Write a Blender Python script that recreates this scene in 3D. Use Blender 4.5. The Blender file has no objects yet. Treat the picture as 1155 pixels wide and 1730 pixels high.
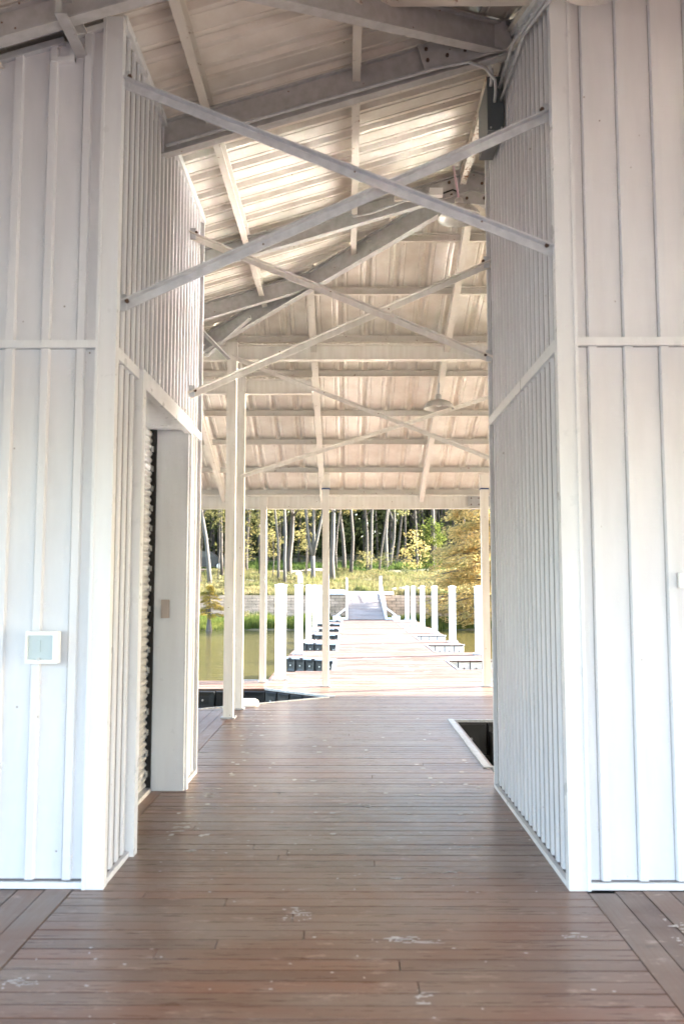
import bpy, math, random
from math import sin, cos, pi, radians, atan, tan
from mathutils import Vector, Matrix
random.seed(7)
S = bpy.context.scene
COL = S.collection

# ---------------------------------------------------------------- camera
cam = bpy.data.cameras.new('camera')
cam.sensor_fit = 'VERTICAL'; cam.sensor_height = 36.0; cam.lens = 1430/1730*36
cam.clip_start = 0.05; cam.clip_end = 1500
cam.dof.use_dof = True; cam.dof.focus_distance = 10.5; cam.dof.aperture_fstop = 2.4
co = bpy.data.objects.new('camera', cam); COL.objects.link(co)
co.location = (0, 0, 1.5)
co.rotation_euler = (radians(90)+atan(125/1430), 0, 10.5/1430)
S.camera = co
# ---------------------------------------------------------------- sky, sun, exposure
SUN = Vector((2.1, .615, 1.0)).normalized()
elev = math.asin(SUN.z); az = math.atan2(SUN.x, SUN.y)
W = bpy.data.worlds.new('World'); S.world = W; W.use_nodes = True
nt = W.node_tree; bg = nt.nodes['Background']
sky = nt.nodes.new('ShaderNodeTexSky'); sky.sky_type = 'NISHITA'; sky.sun_disc = False
sky.sun_elevation = elev; sky.sun_rotation = az
sky.air_density = 1.0; sky.dust_density = 2.5; sky.ozone_density = .6
nt.links.new(sky.outputs[0], bg.inputs[0]); bg.inputs[1].default_value = .15
sl = bpy.data.lights.new('sun', 'SUN'); sl.energy = 5.0; sl.angle = radians(.5); sl.color = (1, .965, .92)
so = bpy.data.objects.new('sun', sl); COL.objects.link(so)
so.rotation_euler = SUN.to_track_quat('Z', 'Y').to_euler(); so.location = (20, 6, 20)
S.view_settings.view_transform = 'Standard'; S.view_settings.look = 'None'
S.view_settings.gamma = 1; S.view_settings.use_curve_mapping = False
S.view_settings.exposure = 3.33
S.cycles.max_bounces = 10; S.cycles.diffuse_bounces = 6; S.cycles.glossy_bounces = 4
S.cycles.transmission_bounces = 4; S.cycles.transparent_max_bounces = 4
S.cycles.sample_clamp_indirect = 0; S.cycles.blur_glossy = 0

# ---------------------------------------------------------------- materials
def mat(name, col, rough=.5, metal=0, spec=.5):
    m = bpy.data.materials.new(name); m.use_nodes = True
    b = m.node_tree.nodes['Principled BSDF']
    b.inputs['Base Color'].default_value = (*col, 1); b.inputs['Roughness'].default_value = rough
    b.inputs['Metallic'].default_value = metal; b.inputs['Specular IOR Level'].default_value = spec
    return m, m.node_tree, b
def N(t, kind, **kw):
    n = t.nodes.new(kind)
    for k, v in kw.items():
        if k.startswith('i_'): n.inputs[k[2:].replace('_', ' ')].default_value = v
        else: setattr(n, k, v)
    return n
def ramp(t, fac, stops):
    r = t.nodes.new('ShaderNodeValToRGB'); e = r.color_ramp.elements
    while len(e) < len(stops): e.new(.5)
    for q, (p, c) in zip(e, stops): q.position = p; q.color = (*c, 1) if len(c) == 3 else c
    t.links.new(fac, r.inputs[0]); return r.outputs[0]
def mix(t, fac, a, b, mode='MIX'):
    m = t.nodes.new('ShaderNodeMix'); m.data_type = 'RGBA'; m.blend_type = mode
    for s, v in ((0, fac), (6, a), (7, b)):
        if isinstance(v, bpy.types.NodeSocket): t.links.new(v, m.inputs[s])
        elif isinstance(v, tuple): m.inputs[s].default_value = (*v, 1)
        else: m.inputs[s].default_value = v
    return m.outputs[2]
def pos(t, scale=(1, 1, 1), obj=False):
    mp = t.nodes.new('ShaderNodeMapping'); mp.inputs['Scale'].default_value = scale
    if obj:
        g = t.nodes.new('ShaderNodeTexCoord'); t.links.new(g.outputs['Object'], mp.inputs[0])
    else:
        g = t.nodes.new('ShaderNodeNewGeometry'); t.links.new(g.outputs['Position'], mp.inputs[0])
    return mp.outputs[0]
def noise(t, vec, sc, det=4, rough=.55, out=0):
    n = N(t, 'ShaderNodeTexNoise', i_Scale=sc, i_Detail=det, i_Roughness=rough)
    t.links.new(vec, n.inputs['Vector']); return n.outputs[out]
def bump(t, b, h, strength=.3, dist=.01):
    n = N(t, 'ShaderNodeBump', i_Strength=strength, i_Distance=dist)
    t.links.new(h, n.inputs['Height']); t.links.new(n.outputs[0], b.inputs['Normal'])

def painted(name, c1, c2, rough=.42, streak=(3, 3, .4), specks=True, metal=0, speckcol=(.12, .07, .05), amt=1.0):
    m, t, b = mat(name, c1, rough, metal)
    n1 = noise(t, pos(t, streak), 4, 5)
    c = mix(t, ramp(t, n1, [(.35, (0, 0, 0)), (.7, (1, 1, 1))]), c1, c2)
    if specks:
        v = N(t, 'ShaderNodeTexVoronoi', i_Scale=8); v.feature = 'F1'
        t.links.new(pos(t), v.inputs['Vector'])
        k = ramp(t, v.outputs['Distance'], [(.035*amt, (1, 1, 1)), (.06*amt, (0, 0, 0))])
        c = mix(t, k, c, speckcol)
    t.links.new(c, b.inputs['Base Color'])
    r = ramp(t, noise(t, pos(t), 9, 3), [(.3, (rough-.1,)*3), (.7, (rough+.12,)*3)]); t.links.new(r, b.inputs['Roughness'])
    bump(t, b, noise(t, pos(t), 14, 2), .05, .01)
    return m
M = {}
M['wall'] = painted('white_wall_paint', (.675, .682, .712), (.605, .612, .642), .4, (2, 2, .3), amt=.75)
M['trim'] = painted('white_trim_paint', (.72, .735, .755), (.67, .68, .70), .35, specks=False)
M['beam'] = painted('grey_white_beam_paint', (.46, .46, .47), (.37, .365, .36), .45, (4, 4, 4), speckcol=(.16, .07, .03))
M['post'] = painted('cream_post_paint', (.78, .75, .70), (.68, .64, .58), .45, (5, 5, .5), speckcol=(.2, .1, .05))
M['galv'] = painted('galvanised_steel', (.56, .58, .61), (.45, .47, .50), .42, (5, 5, 5), speckcol=(.15, .1, .08), metal=.1)
M['gap_shade'] = mat('painted_gap_shade', (.13, .115, .12), .8)[0]  # dark wall core colour, painted in place of shade in the panel gaps
M['sheet'] = painted('cream_roof_sheet', (.74, .71, .66), (.62, .57, .51), .38, (1.2, 1.2, 1.2), speckcol=(.2, .13, .08), amt=.8)
M['pile'] = painted('white_pile_sleeve', (.84, .84, .84), (.78, .78, .77), .4, (4, 4, .6), specks=False)
# purlin paint with rust
def rusty(name, amount):
    m, t, b = mat(name, (.6, .56, .5), .6)
    n1 = noise(t, pos(t), 18, 6, .7)
    k = ramp(t, n1, [(amount-.04, (0, 0, 0)), (amount+.05, (1, 1, 1))])
    c = mix(t, noise(t, pos(t), 6), (.70, .67, .62), (.60, .56, .50))
    t.links.new(mix(t, k, c, (.2, .085, .04)), b.inputs['Base Color']); bump(t, b, n1, .3, .004)
    return m
M['purlin'] = rusty('purlin_steel', .66)
M['rust'] = rusty('rusted_purlin_steel', .57)
# deck boards
def deck_mat(name, base, pale, along='X', rr=(.34, .52), spec=.5):
    m, t, b = mat(name, base, .5, 0, spec)
    oi = t.nodes.new('ShaderNodeObjectInfo')
    off = N(t, 'ShaderNodeVectorMath'); off.operation = 'ADD'
    cx = t.nodes.new('ShaderNodeCombineXYZ')
    mu = N(t, 'ShaderNodeMath'); mu.operation = 'MULTIPLY'; mu.inputs[1].default_value = 37
    t.links.new(oi.outputs['Random'], mu.inputs[0]); t.links.new(mu.outputs[0], cx.inputs[2])
    sc = (1.2, 22, 1) if along == 'X' else (22, 1.2, 1)
    t.links.new(pos(t, sc), off.inputs[0]); t.links.new(cx.outputs[0], off.inputs[1])
    g = noise(t, off.outputs[0], 3, 6, .65)
    c = mix(t, g, tuple(x*.62 for x in base), tuple(min(1, x*1.35) for x in base))
    hue = ramp(t, oi.outputs['Random'], [(0, (.68, .60, .57)), (.3, (1.0, .97, .96)), (.55, (1.2, .98, .88)), (.75, (.86, .86, .87)), (1, (1.35, 1.28, 1.22))])
    c = mix(t, 1.0, c, hue, 'MULTIPLY')
    wv = noise(t, pos(t, (1.0, 2.2, 1)), 1.1, 5, .6)
    w = ramp(t, wv, [(.38, (0, 0, 0)), (.68, (.9, .9, .9))])
    c = mix(t, w, c, pale)
    d = ramp(t, noise(t, pos(t, (2.0, 5, 1)), 2.6, 6, .7), [(.58, (0, 0, 0)), (.70, (.6, .6, .6))])
    c = mix(t, d, c, tuple(min(1, x*1.9+.06) for x in pale))
    d2 = ramp(t, noise(t, pos(t, (1.6, 4, 1)), 3.7, 4, .6), [(.26, (.6, .6, .6)), (.36, (0, 0, 0))])
    c = mix(t, d2, c, tuple(x*.4 for x in base))
    t.links.new(c, b.inputs['Base Color'])
    t.links.new(ramp(t, g, [(.3, (rr[0],)*3), (.7, (rr[1],)*3)]), b.inputs['Roughness'])
    bump(t, b, g, .25, .004)
    return m
M['plank'] = deck_mat('brown_deck_board', (.148, .077, .049), (.195, .140, .110), 'X', (.24, .40))
M['plankY'] = deck_mat('brown_deck_board_lengthwise', (.14, .079, .053), (.19, .14, .113), 'Y')
M['border'] = deck_mat('grey_border_board', (.145, .095, .072), (.20, .155, .13), 'Y')
M['pale_plank'] = deck_mat('sun_bleached_board', (.098, .062, .050), (.135, .108, .098), 'X', (.75, .9), .12)
M['ramp'] = deck_mat('grey_ramp_board', (.19, .17, .158), (.26, .24, .23), 'X', (.7, .85), .15)
M['under'] = mat('dark_substructure', (.02, .018, .016), .9)[0]
def plastic(name, c, r):
    m, t, b = mat(name, c, r)
    n1 = noise(t, pos(t), 7, 4)
    t.links.new(mix(t, n1, tuple(x*.75 for x in c), tuple(min(1, x*1.3) for x in c)), b.inputs['Base Color'])
    return m
M['float'] = plastic('black_float_plastic', (.022, .023, .025), .38)
M['palefloat'] = plastic('pale_float_plastic', (.62, .62, .62), .5)
M['bolt'] = mat('steel_bolt', (.5, .5, .5), .35, .8)[0]
M['darkbolt'] = mat('dark_bolt', (.10, .06, .04), .6, .3)[0]
M['alu'] = painted('aluminium_edge', (.5, .5, .51), (.32, .33, .34), .45, (8, 8, 8), specks=False, metal=.3)
M['box'] = mat('dark_grey_enclosure', (.075, .095, .105), .45)[0]
M['outlet'] = mat('grey_clear_cover', (.45, .53, .56), .25)[0]
M['beige'] = mat('beige_plastic', (.42, .36, .32), .5)[0]
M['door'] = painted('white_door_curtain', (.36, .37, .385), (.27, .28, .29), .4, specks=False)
M['cable'] = mat('black_cable', (.02, .02, .02), .5)[0]
M['pink'] = mat('faded_pink_rod', (.55, .38, .44), .5)[0]
M['lamp'] = painted('off_white_enamel', (.50, .49, .47), (.42, .41, .39), .3, specks=False)
M['bulb'] = mat('frosted_glass_bulb', (.8, .8, .8), .2)[0]
M['stain'] = mat('white_dropping', (.58, .56, .55), .8)[0]
M['bleach'] = mat('worn_pale_patch', (.23, .19, .165), .7)[0]
# water
m, t, b = mat('lake_water', (.060, .052, .018), .11); b.inputs['IOR'].default_value = 1.33; b.inputs['Specular IOR Level'].default_value = .62
h1 = noise(t, pos(t, (1, 2.2, 1)), 1.6, 3, .5); h2 = noise(t, pos(t, (1, 1.6, 1)), 7, 2, .5)
add = N(t, 'ShaderNodeMath'); add.operation = 'ADD'
ml = N(t, 'ShaderNodeMath'); ml.operation = 'MULTIPLY'; ml.inputs[1].default_value = .22
t.links.new(h2, ml.inputs[0]); t.links.new(h1, add.inputs[0]); t.links.new(ml.outputs[0], add.inputs[1])
bump(t, b, add.outputs[0], .30, .12); M['water'] = m
# ground
m, t, b = mat('grassy_ground', (.09, .1, .03), .95)
n1 = noise(t, pos(t), .35, 6, .6); n2 = noise(t, pos(t), 3, 5, .7)
c = mix(t, ramp(t, n1, [(.38, (0, 0, 0)), (.62, (1, 1, 1))]), (.05, .065, .025), (.14, .115, .065))
c = mix(t, ramp(t, n2, [(.5, (0, 0, 0)), (.8, (.7, .7, .7))]), c, (.13, .08, .045))
t.links.new(c, b.inputs['Base Color']); bump(t, b, n2, .8, .1); M['ground'] = m
m, t, b = mat('pale_dirt_road', (.3, .24, .18), .95)
t.links.new(mix(t, noise(t, pos(t), 2, 5), (.24, .18, .14), (.38, .31, .25)), b.inputs['Base Color']); M['dirt'] = m
m, t, b = mat('tan_concrete_block', (.3, .24, .19), .9)
oi = t.nodes.new('ShaderNodeObjectInfo')
c = mix(t, noise(t, pos(t), 5, 5, .7), (.42, .30, .21), (.58, .45, .34))
v = mix(t, 1.0, c, ramp(t, noise(t, pos(t, (2.5, 1, 6.6)), .9, 0), [(.3, (.8, .78, .76)), (.7, (1.15, 1.1, 1.1))]), 'MULTIPLY')
t.links.new(v, b.inputs['Base Color']); bump(t, b, noise(t, pos(t), 20, 4), .5, .02); M['block'] = m
def bark(name, c1, c2):
    m, t, b = mat(name, c1, .9)
    n1 = noise(t, pos(t, (4, 4, 1)), 2.5, 6, .7)
    t.links.new(mix(t, ramp(t, n1, [(.35, (0, 0, 0)), (.65, (1, 1, 1))]), c1, c2), b.inputs['Base Color']); bump(t, b, n1, .6, .03)
    return m
M['palebark'] = bark('pale_bark', (.125, .115, .10), (.075, .068, .06))
M['greybark'] = bark('grey_bark', (.095, .082, .07), (.055, .047, .04))
M['darkbark'] = bark('dark_bark', (.055, .045, .035), (.03, .025, .02))
def leaf(name, c1, c2, trans=.5, scale=.6):
    m = bpy.data.materials.new(name); m.use_nodes = True; t = m.node_tree; t.nodes.clear()
    o = t.nodes.new('ShaderNodeOutputMaterial')
    g = t.nodes.new('ShaderNodeNewGeometry')
    oi = t.nodes.new('ShaderNodeObjectInfo')
    k = noise(t, pos(t), scale, 5, .7)
    c = mix(t, ramp(t, k, [(.35, (0, 0, 0)), (.65, (1, 1, 1))]), c1, c2)
    c = mix(t, 1.0, c, ramp(t, g.outputs['Random Per Island'], [(0, (.55, .6, .5)), (.5, (1, 1, 1)), (1, (1.5, 1.35, 1.1))]), 'MULTIPLY')
    c = mix(t, 1.0, c, ramp(t, oi.outputs['Random'], [(0, (.75, .85, .8)), (1, (1.2, 1.1, .95))]), 'MULTIPLY')
    d = N(t, 'ShaderNodeBsdfDiffuse'); tr = N(t, 'ShaderNodeBsdfTranslucent'); mx = N(t, 'ShaderNodeMixShader', i_Fac=trans)
    t.links.new(c, d.inputs[0]); t.links.new(c, tr.inputs[0])
    t.links.new(d.outputs[0], mx.inputs[1]); t.links.new(tr.outputs[0], mx.inputs[2]); t.links.new(mx.outputs[0], o.inputs[0])
    return m
M['leaf'] = leaf('autumn_green_leaf', (.17, .17, .085), (.30, .27, .14), .55)
M['darkleaf'] = leaf('dark_wood_leaf', (.055, .07, .035), (.12, .115, .055), .45, .25)
M['goldleaf'] = leaf('golden_needle', (.52, .36, .18), (.46, .41, .21), .6, .9)
M['olive'] = leaf('olive_needle', (.20, .20, .06), (.30, .22, .07), .5, 1.5)
M['grass'] = leaf('grass_blade', (.10, .12, .055), (.20, .18, .115), .4, .4)
M['shore'] = leaf('shore_grass_blade', (.06, .10, .03), (.13, .15, .05), .4, .5)
M['car'] = mat('dark_car_paint', (.018, .018, .022), .25)[0]
M['glass'] = mat('tinted_glass', (.03, .04, .05), .05)[0]
M['tyre'] = mat('tyre_rubber', (.02, .02, .02), .8)[0]
M['chrome'] = mat('wheel_metal', (.55, .55, .56), .3, .8)[0]
M['stone'] = painted('pale_stone', (.45, .42, .38), (.3, .27, .25), .8, (3, 3, 3), specks=False)
M['redlight'] = mat('red_lens', (.4, .02, .02), .3)[0]

# ---------------------------------------------------------------- mesh helpers
class MB:
    def __init__(s): s.v = []; s.f = []; s.sm = False
    def poly(s, pts, faces):
        o = len(s.v); s.v += [tuple(p) for p in pts]; s.f += [tuple(o+i for i in f) for f in faces]; return s
    def box(s, x0, x1, y0, y1, z0, z1):
        return s.poly([(x0,y0,z0),(x1,y0,z0),(x1,y1,z0),(x0,y1,z0),(x0,y0,z1),(x1,y0,z1),(x1,y1,z1),(x0,y1,z1)],
                      [(0,3,2,1),(4,5,6,7),(0,1,5,4),(1,2,6,5),(2,3,7,6),(3,0,4,7)])
    def section(s, p0, p1, prof, up=(0, 0, 1), cap=True):
        """extrude a closed profile of (side, up) points from p0 to p1"""
        p0 = Vector(p0); p1 = Vector(p1); d = (p1-p0).normalized(); u = Vector(up)
        r = d.cross(u).normalized(); u = r.cross(d).normalized(); n = len(prof)
        pts = [p0+r*a+u*b for a, b in prof]+[p1+r*a+u*b for a, b in prof]
        fs = [(i, (i+1) % n, n+(i+1) % n, n+i) for i in range(n)]
        if cap: fs += [tuple(range(n))[::-1], tuple(range(n, 2*n))]
        return s.poly(pts, fs)
    def bar(s, p0, p1, w, h, up=(0, 0, 1), drop=0):
        return s.section(p0, p1, [(-w/2, -h-drop), (w/2, -h-drop), (w/2, -drop), (-w/2, -drop)], up)
    def ibeam(s, p0, p1, h, w, tf=.012, tw=.01):
        a = w/2; b_ = tw/2
        return s.section(p0, p1, [(-a,0),(-a,-tf),(-b_,-tf),(-b_,-h+tf),(-a,-h+tf),(-a,-h),(a,-h),(a,-h+tf),(b_,-h+tf),(b_,-tf),(a,-tf),(a,0)][::-1])
    def channel(s, p0, p1, h, w, t_=.006, flip=1):
        q = [(0,0),(w,0),(w,-t_),(t_,-t_),(t_,-h+t_),(w,-h+t_),(w,-h),(0,-h)]
        return s.section(p0, p1, [(flip*a, b) for a, b in q])
    def angle(s, p0, p1, a, t_=.006, up=(0, 0, 1), flip=1):
        q = [(0,0),(a,0),(a,t_),(t_,t_),(t_,a),(0,a)]
        return s.section(p0, p1, [(flip*x, y-a/2) for x, y in q], up)
    def tube(s, pts, radii, n=8, cap=True):
        pts = [Vector(p) for p in pts]; o = len(s.v); rings = []
        if not isinstance(radii, (list, tuple)): radii = [radii]*len(pts)
        ref = Vector((.13, .37, .9)).normalized()
        for i, p in enumerate(pts):
            d = (pts[min(i+1, len(pts)-1)]-pts[max(i-1, 0)]).normalized()
            if abs(d.dot(ref)) > .97: a = d.cross(Vector((1, 0, 0))).normalized()
            else: a = d.cross(ref).normalized()
            b_ = d.cross(a).normalized()
            rings.append([p+(a*cos(2*pi*k/n)+b_*sin(2*pi*k/n))*radii[i] for k in range(n)])
        for r in rings: s.v += [tuple(q) for q in r]
        for i in range(len(pts)-1):
            for k in range(n):
                s.f.append((o+i*n+k, o+i*n+(k+1) % n, o+(i+1)*n+(k+1) % n, o+(i+1)*n+k))
        if cap:
            s.f.append(tuple(o+k for k in range(n))[::-1]); s.f.append(tuple(o+(len(pts)-1)*n+k for k in range(n)))
        return s
    def lathe(s, c, prof, n=24, axis='Z'):
        o = len(s.v)
        for r, z in prof:
            for k in range(n):
                a = 2*pi*k/n
                s.v.append((c[0]+r*cos(a), c[1]+r*sin(a), c[2]+z) if axis == 'Z' else (c[0]+r*cos(a), c[1]+z, c[2]+r*sin(a)) if axis == 'Y' else (c[0]+z, c[1]+r*cos(a), c[2]+r*sin(a)))
        for i in range(len(prof)-1):
            for k in range(n): s.f.append((o+i*n+k, o+i*n+(k+1) % n, o+(i+1)*n+(k+1) % n, o+(i+1)*n+k))
        return s
    def prism(s, poly, z0, z1):
        n = len(poly)
        return s.poly([(x, y, z0) for x, y in poly]+[(x, y, z1) for x, y in poly],
                      [tuple(range(n))[::-1], tuple(range(n, 2*n))]+[(i, (i+1) % n, n+(i+1) % n, n+i) for i in range(n)])
    def mesh(s, name, m, smooth=False):
        me = bpy.data.meshes.new(name); me.from_pydata(s.v, [], s.f)
        me.materials.append(m if not isinstance(m, str) else M[m])
        if smooth: me.polygons.foreach_set('use_smooth', [True]*len(me.polygons))
        me.update(); return me
    def build(s, name, m, parent=None, smooth=False, **kw):
        return link(name, s.mesh(name, m, smooth), parent, **kw)
def link(name, me, parent=None, loc=None, **kw):
    o = bpy.data.objects.new(name, me); COL.objects.link(o)
    if loc is not None: o.location = loc
    if parent:
        o.parent = parent
        if loc is None and parent.get('_w', 0): o.location = -parent.location
    for k, v in kw.items(): o[k] = v
    return o
def thing(name, label, cat, group=None, loc=None, world=True):
    """Empty at the base of a thing. world=True: its parts are given in world coordinates."""
    o = bpy.data.objects.new(name, None); COL.objects.link(o); o.empty_display_size = .2
    if loc: o.location = loc
    if world and loc: o['_w'] = 1
    o['label'] = label; o['category'] = cat
    if group: o['group'] = group
    return o
def tag(o, label, cat, group=None):
    o['label'] = label; o['category'] = cat
    if group: o['group'] = group
    return o

# ---------------------------------------------------------------- setting: water and ground
MB().poly([(-900,-60,-.55),(900,-60,-.55),(900,44,-.55),(-900,44,-.55)], [(0,1,2,3)]).build('lake_water', 'water', kind='structure')
YP = [38.0, 39.2, 39.9, 40.6, 42, 44.9, 45.25, 50, 60, 75, 100, 140, 220, 600]
ZP = [-1.3, -.75, -.52, -.40, -.30, -.22, 1.0, 1.42, 2.05, 2.9, 4.6, 7.5, 14, 30]
def ground_z(x, y):
    if y <= YP[0]: return ZP[0]
    for i in range(len(YP)-1):
        if y <= YP[i+1]:
            k = (y-YP[i])/(YP[i+1]-YP[i]); z = ZP[i]*(1-k)+ZP[i+1]*k
            if y > 46: z += (.12*sin(x*.7+y*.3)+.08*sin(x*1.9-y*.5))*min(1, (y-46)/8)
            elif y < 44 : z += .05*sin(x*1.3)*min(1, max(0, (44-y)/3))
            return z
    return ZP[-1]
gm = MB(); xs = [-600,-300,-150,-80,-50]+[-40+i*1.0 for i in range(81)]+[50,80,150,300,600]
ys = [38.0, 38.6, 39.2, 39.5, 39.9, 40.2, 40.6, 41.3, 42, 43, 44, 44.9, 45.25]+[46+i*1.0 for i in range(60)]+[110,125,140,180,220,350,600]
for yy in ys:
    for xx in xs: gm.v.append((xx, yy, ground_z(xx, yy)))
nx = len(xs)
for j in range(len(ys)-1):
    for i in range(nx-1): gm.f.append((j*nx+i, j*nx+i+1, (j+1)*nx+i+1, (j+1)*nx+i))
gm.build('ground', 'ground', smooth=True, kind='structure')
rd = MB()
for i in range(60):
    xa, xb = -60+i*1.0, -59+i*1.0
    f = lambda x: 71.2+.02*(x+12)**1 if x < 4 else 71.5
    rd.poly([(xa, f(xa), ground_z(xa, f(xa))+.03), (xb, f(xb), ground_z(xb, f(xb))+.03), (xb, f(xb)+3, ground_z(xb, f(xb)+3)+.03), (xa, f(xa)+3, ground_z(xa, f(xa)+3)+.03)], [(0,1,2,3)])
rd.build('dirt_road', 'dirt', kind='structure')

# ---------------------------------------------------------------- setting: deck
deck = thing('deck', 'x', 'x'); del deck['label']; del deck['category']; deck['kind'] = 'structure'
sub = MB()
ZB, ZT = -.5, -.03
L1, L2, L3 = (-.22, 11.65), (-1.2, 12.55), (-1.75, 10.52)
for poly in ([(-7,-7),(1.13,-7),(1.13,7.18),(-7,7.18)], [(1.132,-7),(6,-7),(6,7.18),(1.132,7.18)], [(-7,7.182),(1.13,7.182),(1.13,9.668),(-7,9.668)],
             [(-7,9.67),(4.5,9.67),(4.5,10.50),(-7,10.50)], [(-1.75,10.502),(4.5,10.502),(4.5,11.65),(-.24,11.65)],
             [(-.24,11.652),(4.5,11.652),(4.5,12.57),(-1.22,12.57)], [(-7,12.572),(4.5,12.572),(4.5,13.6),(-7,13.6)]):
    sub.prism(poly, ZB, ZT)
sub.build('substructure', 'under', deck)
unit = MB().box(0, 1, 0, 1, -1, 0)
pm = {k: unit.mesh('plank', k) for k in ('plank', 'plankY', 'border', 'pale_plank')}
def plank(parent, k, x0, x1, y0, y1, z=0., th=.026):
    o = link('plank', pm[k], parent, (x0, y0, z+random.uniform(-.0012, .0012))); o.scale = (x1-x0, y1-y0, th); return o
P = .095; G = .008
y = .9
while y < 9.55:
    if y > 4.2 and random.random() < .0: pass
    xa, xb = -1.36, 1.135 if y > 7.1 else 1.17
    if random.random() < (.4 if y < 5 else .22):
        xm = random.uniform(-1.0, .8); plank(deck, 'plank', xa, xm-.0025, y, y+P-G); xa = xm+.0025
    plank(deck, 'plank', xa, xb, y, y+P-G); y += P
ymid = y
def slip_left(yv):       # x range taken by the left slip at y
    if yv < 10.53 or yv > 12.55: return None
    if yv < 11.65: return (-6, -1.75+(yv-10.52)/(11.65-10.52)*(1.53))
    return (-6, -.22-(yv-11.65)/.9*.98)
while y < 13.58:
    a, b_ = y, y+P-G
    s = slip_left(y+P/2); x0 = -1.36 if y < 10.4 else -1.5
    if s: x0 = s[1]+.05
    elif y > 12.5: x0 = -6.9
    elif y >= 10.4: x0 = -1.9
    x1 = 4.4
    if y < 9.7: x1 = 1.13
    plank(deck, 'plank', x0, x1, a, b_); y += P
for x0 in (-1.498, 1.176):
    plank(deck, 'border', x0, x0+.13, .9, 4.3 if x0 > 0 else 10.4)
plank(deck, 'border', 1.142, 1.20, 7.24, 9.64, .004)
for i in range(9):     # lengthwise boards outside the central strip
    plank(deck, 'plankY', 1.312+i*.136, 1.312+i*.136+.13, .9, 4.33)
    plank(deck, 'plankY', -1.634-i*.136, -1.634-i*.136+.13, .9, 4.33 if i > 0 else 4.33)
for i in range(14): plank(deck, 'plankY', -1.634-i*.136, -1.634-i*.136+.13, 6.96, 10.48)
rest = MB()
for yy in range(0, 80):
    ya = -6.9+yy*P
    rest.box(-6.9, 5.9, ya, ya+P-G, -.026, 0)
for i in range(30): rest.box(-2.87-i*.136, -2.74-i*.136, .9, 4.33, -.026, 0)
for i in range(30): rest.box(2.54+i*.136, 2.67+i*.136, .9, 7.15, -.026, 0)
for i in range(26): rest.box(-3.55-i*.136, -3.42-i*.136, 6.96, 10.48, -.026, 0)
rest.build('outer_planks', 'plankY', deck, kind='stuff')
# aluminium edges and float walls of the two pavilion slips
ed = MB(); ed.box(1.115, 1.175, 7.16, 9.70, -.02, .012); ed.box(1.176, 4.4, 9.655, 9.69, -.02, .008); ed.box(1.176, 6, 7.15, 7.20, -.03, .012)
ed.build('slip_edge', 'alu', deck)
ed = MB(); ed.bar((-1.80, 10.49, .012), (-.19, 11.66, .012), .025, .03); ed.bar((-.21, 11.64, .012), (-1.22, 12.57, .012), .02, .03); ed.box(-6.9, -1.8, 10.485, 10.52, -.02, .010); ed.box(-.27, -.18, 11.60, 11.70, -.08, .016)
ed.build('slip_edge', 'alu', deck)
def float_wall(parent, p0, p1, m, z1=-.03, h=.26, w=.36, off=.03):
    """row of float boxes hanging below the deck edge from p0 to p1, facing to the right of p0->p1"""
    p0 = Vector((*p0, 0)); p1 = Vector((*p1, 0)); L = (p1-p0).length; n = max(1, round(L/w)); d = (p1-p0)/n
    u = d.normalized(); nrm = Vector((u.y, -u.x, 0))
    for i in range(n):
        a = p0+d*i+u*.008; b_ = p0+d*(i+1)-u*.008
        mb = MB(); q = []
        for s, zz, o_ in ((a, z1-h, off-.02), (b_, z1-h, off-.02), (b_, z1, off-.02), (a, z1, off-.02)): q.append((s+nrm*o_)+Vector((0, 0, zz)))
        ctr = (a+b_)/2
        q2 = []
        for s, zz in ((a, z1-h+.012), (b_, z1-h+.012), (b_, z1-.012), (a, z1-.012)):
            p = s+(ctr-s).normalized()*.012+nrm*off; q2.append(p+Vector((0, 0, zz)))
        q3 = [p-nrm*.01+((ctr+nrm*off+Vector((0, 0, z1-h/2)))-p)*.45 for p in q2]
        mb.poly(q+q2+q3, [(0,1,5,4),(1,2,6,5),(2,3,7,6),(3,0,4,7),(4,5,9,8),(5,6,10,9),(6,7,11,10),(7,4,8,11),(8,9,10,11)])
        fp = mb.build('float_panel', m, parent)
        c = ctr+nrm*(off-.008)+Vector((0, 0, z1-h/2))
        MB().tube([c, c+nrm*.02], .016, 6).build('bolt', 'bolt' if m == 'float' else 'darkbolt', fp)
float_wall(deck, (-6.0, 12.55), (-1.2, 12.55), 'float')
float_wall(deck, (-1.2, 12.55), (-.24, 11.67), 'float', w=.24)
float_wall(deck, (1.19, 9.655), (4.4, 9.655), 'float', w=.34, h=.34)
lb = MB()
lb.box(1.2, 4.4, 9.62, 9.66, -.48, -.38); lb.box(-6, -1.2, 12.5, 12.54, -.46, -.32)
lb.build('lower_rail', 'float', deck)
hg = MB().tube([(1.6, 9.6, -.12), (1.6, 9.6, -.5)], .03, 6); hg.box(1.5, 1.72, 7.22, 7.30, -.5, -.06); hg.build('fender_post', 'float', deck)
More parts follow.
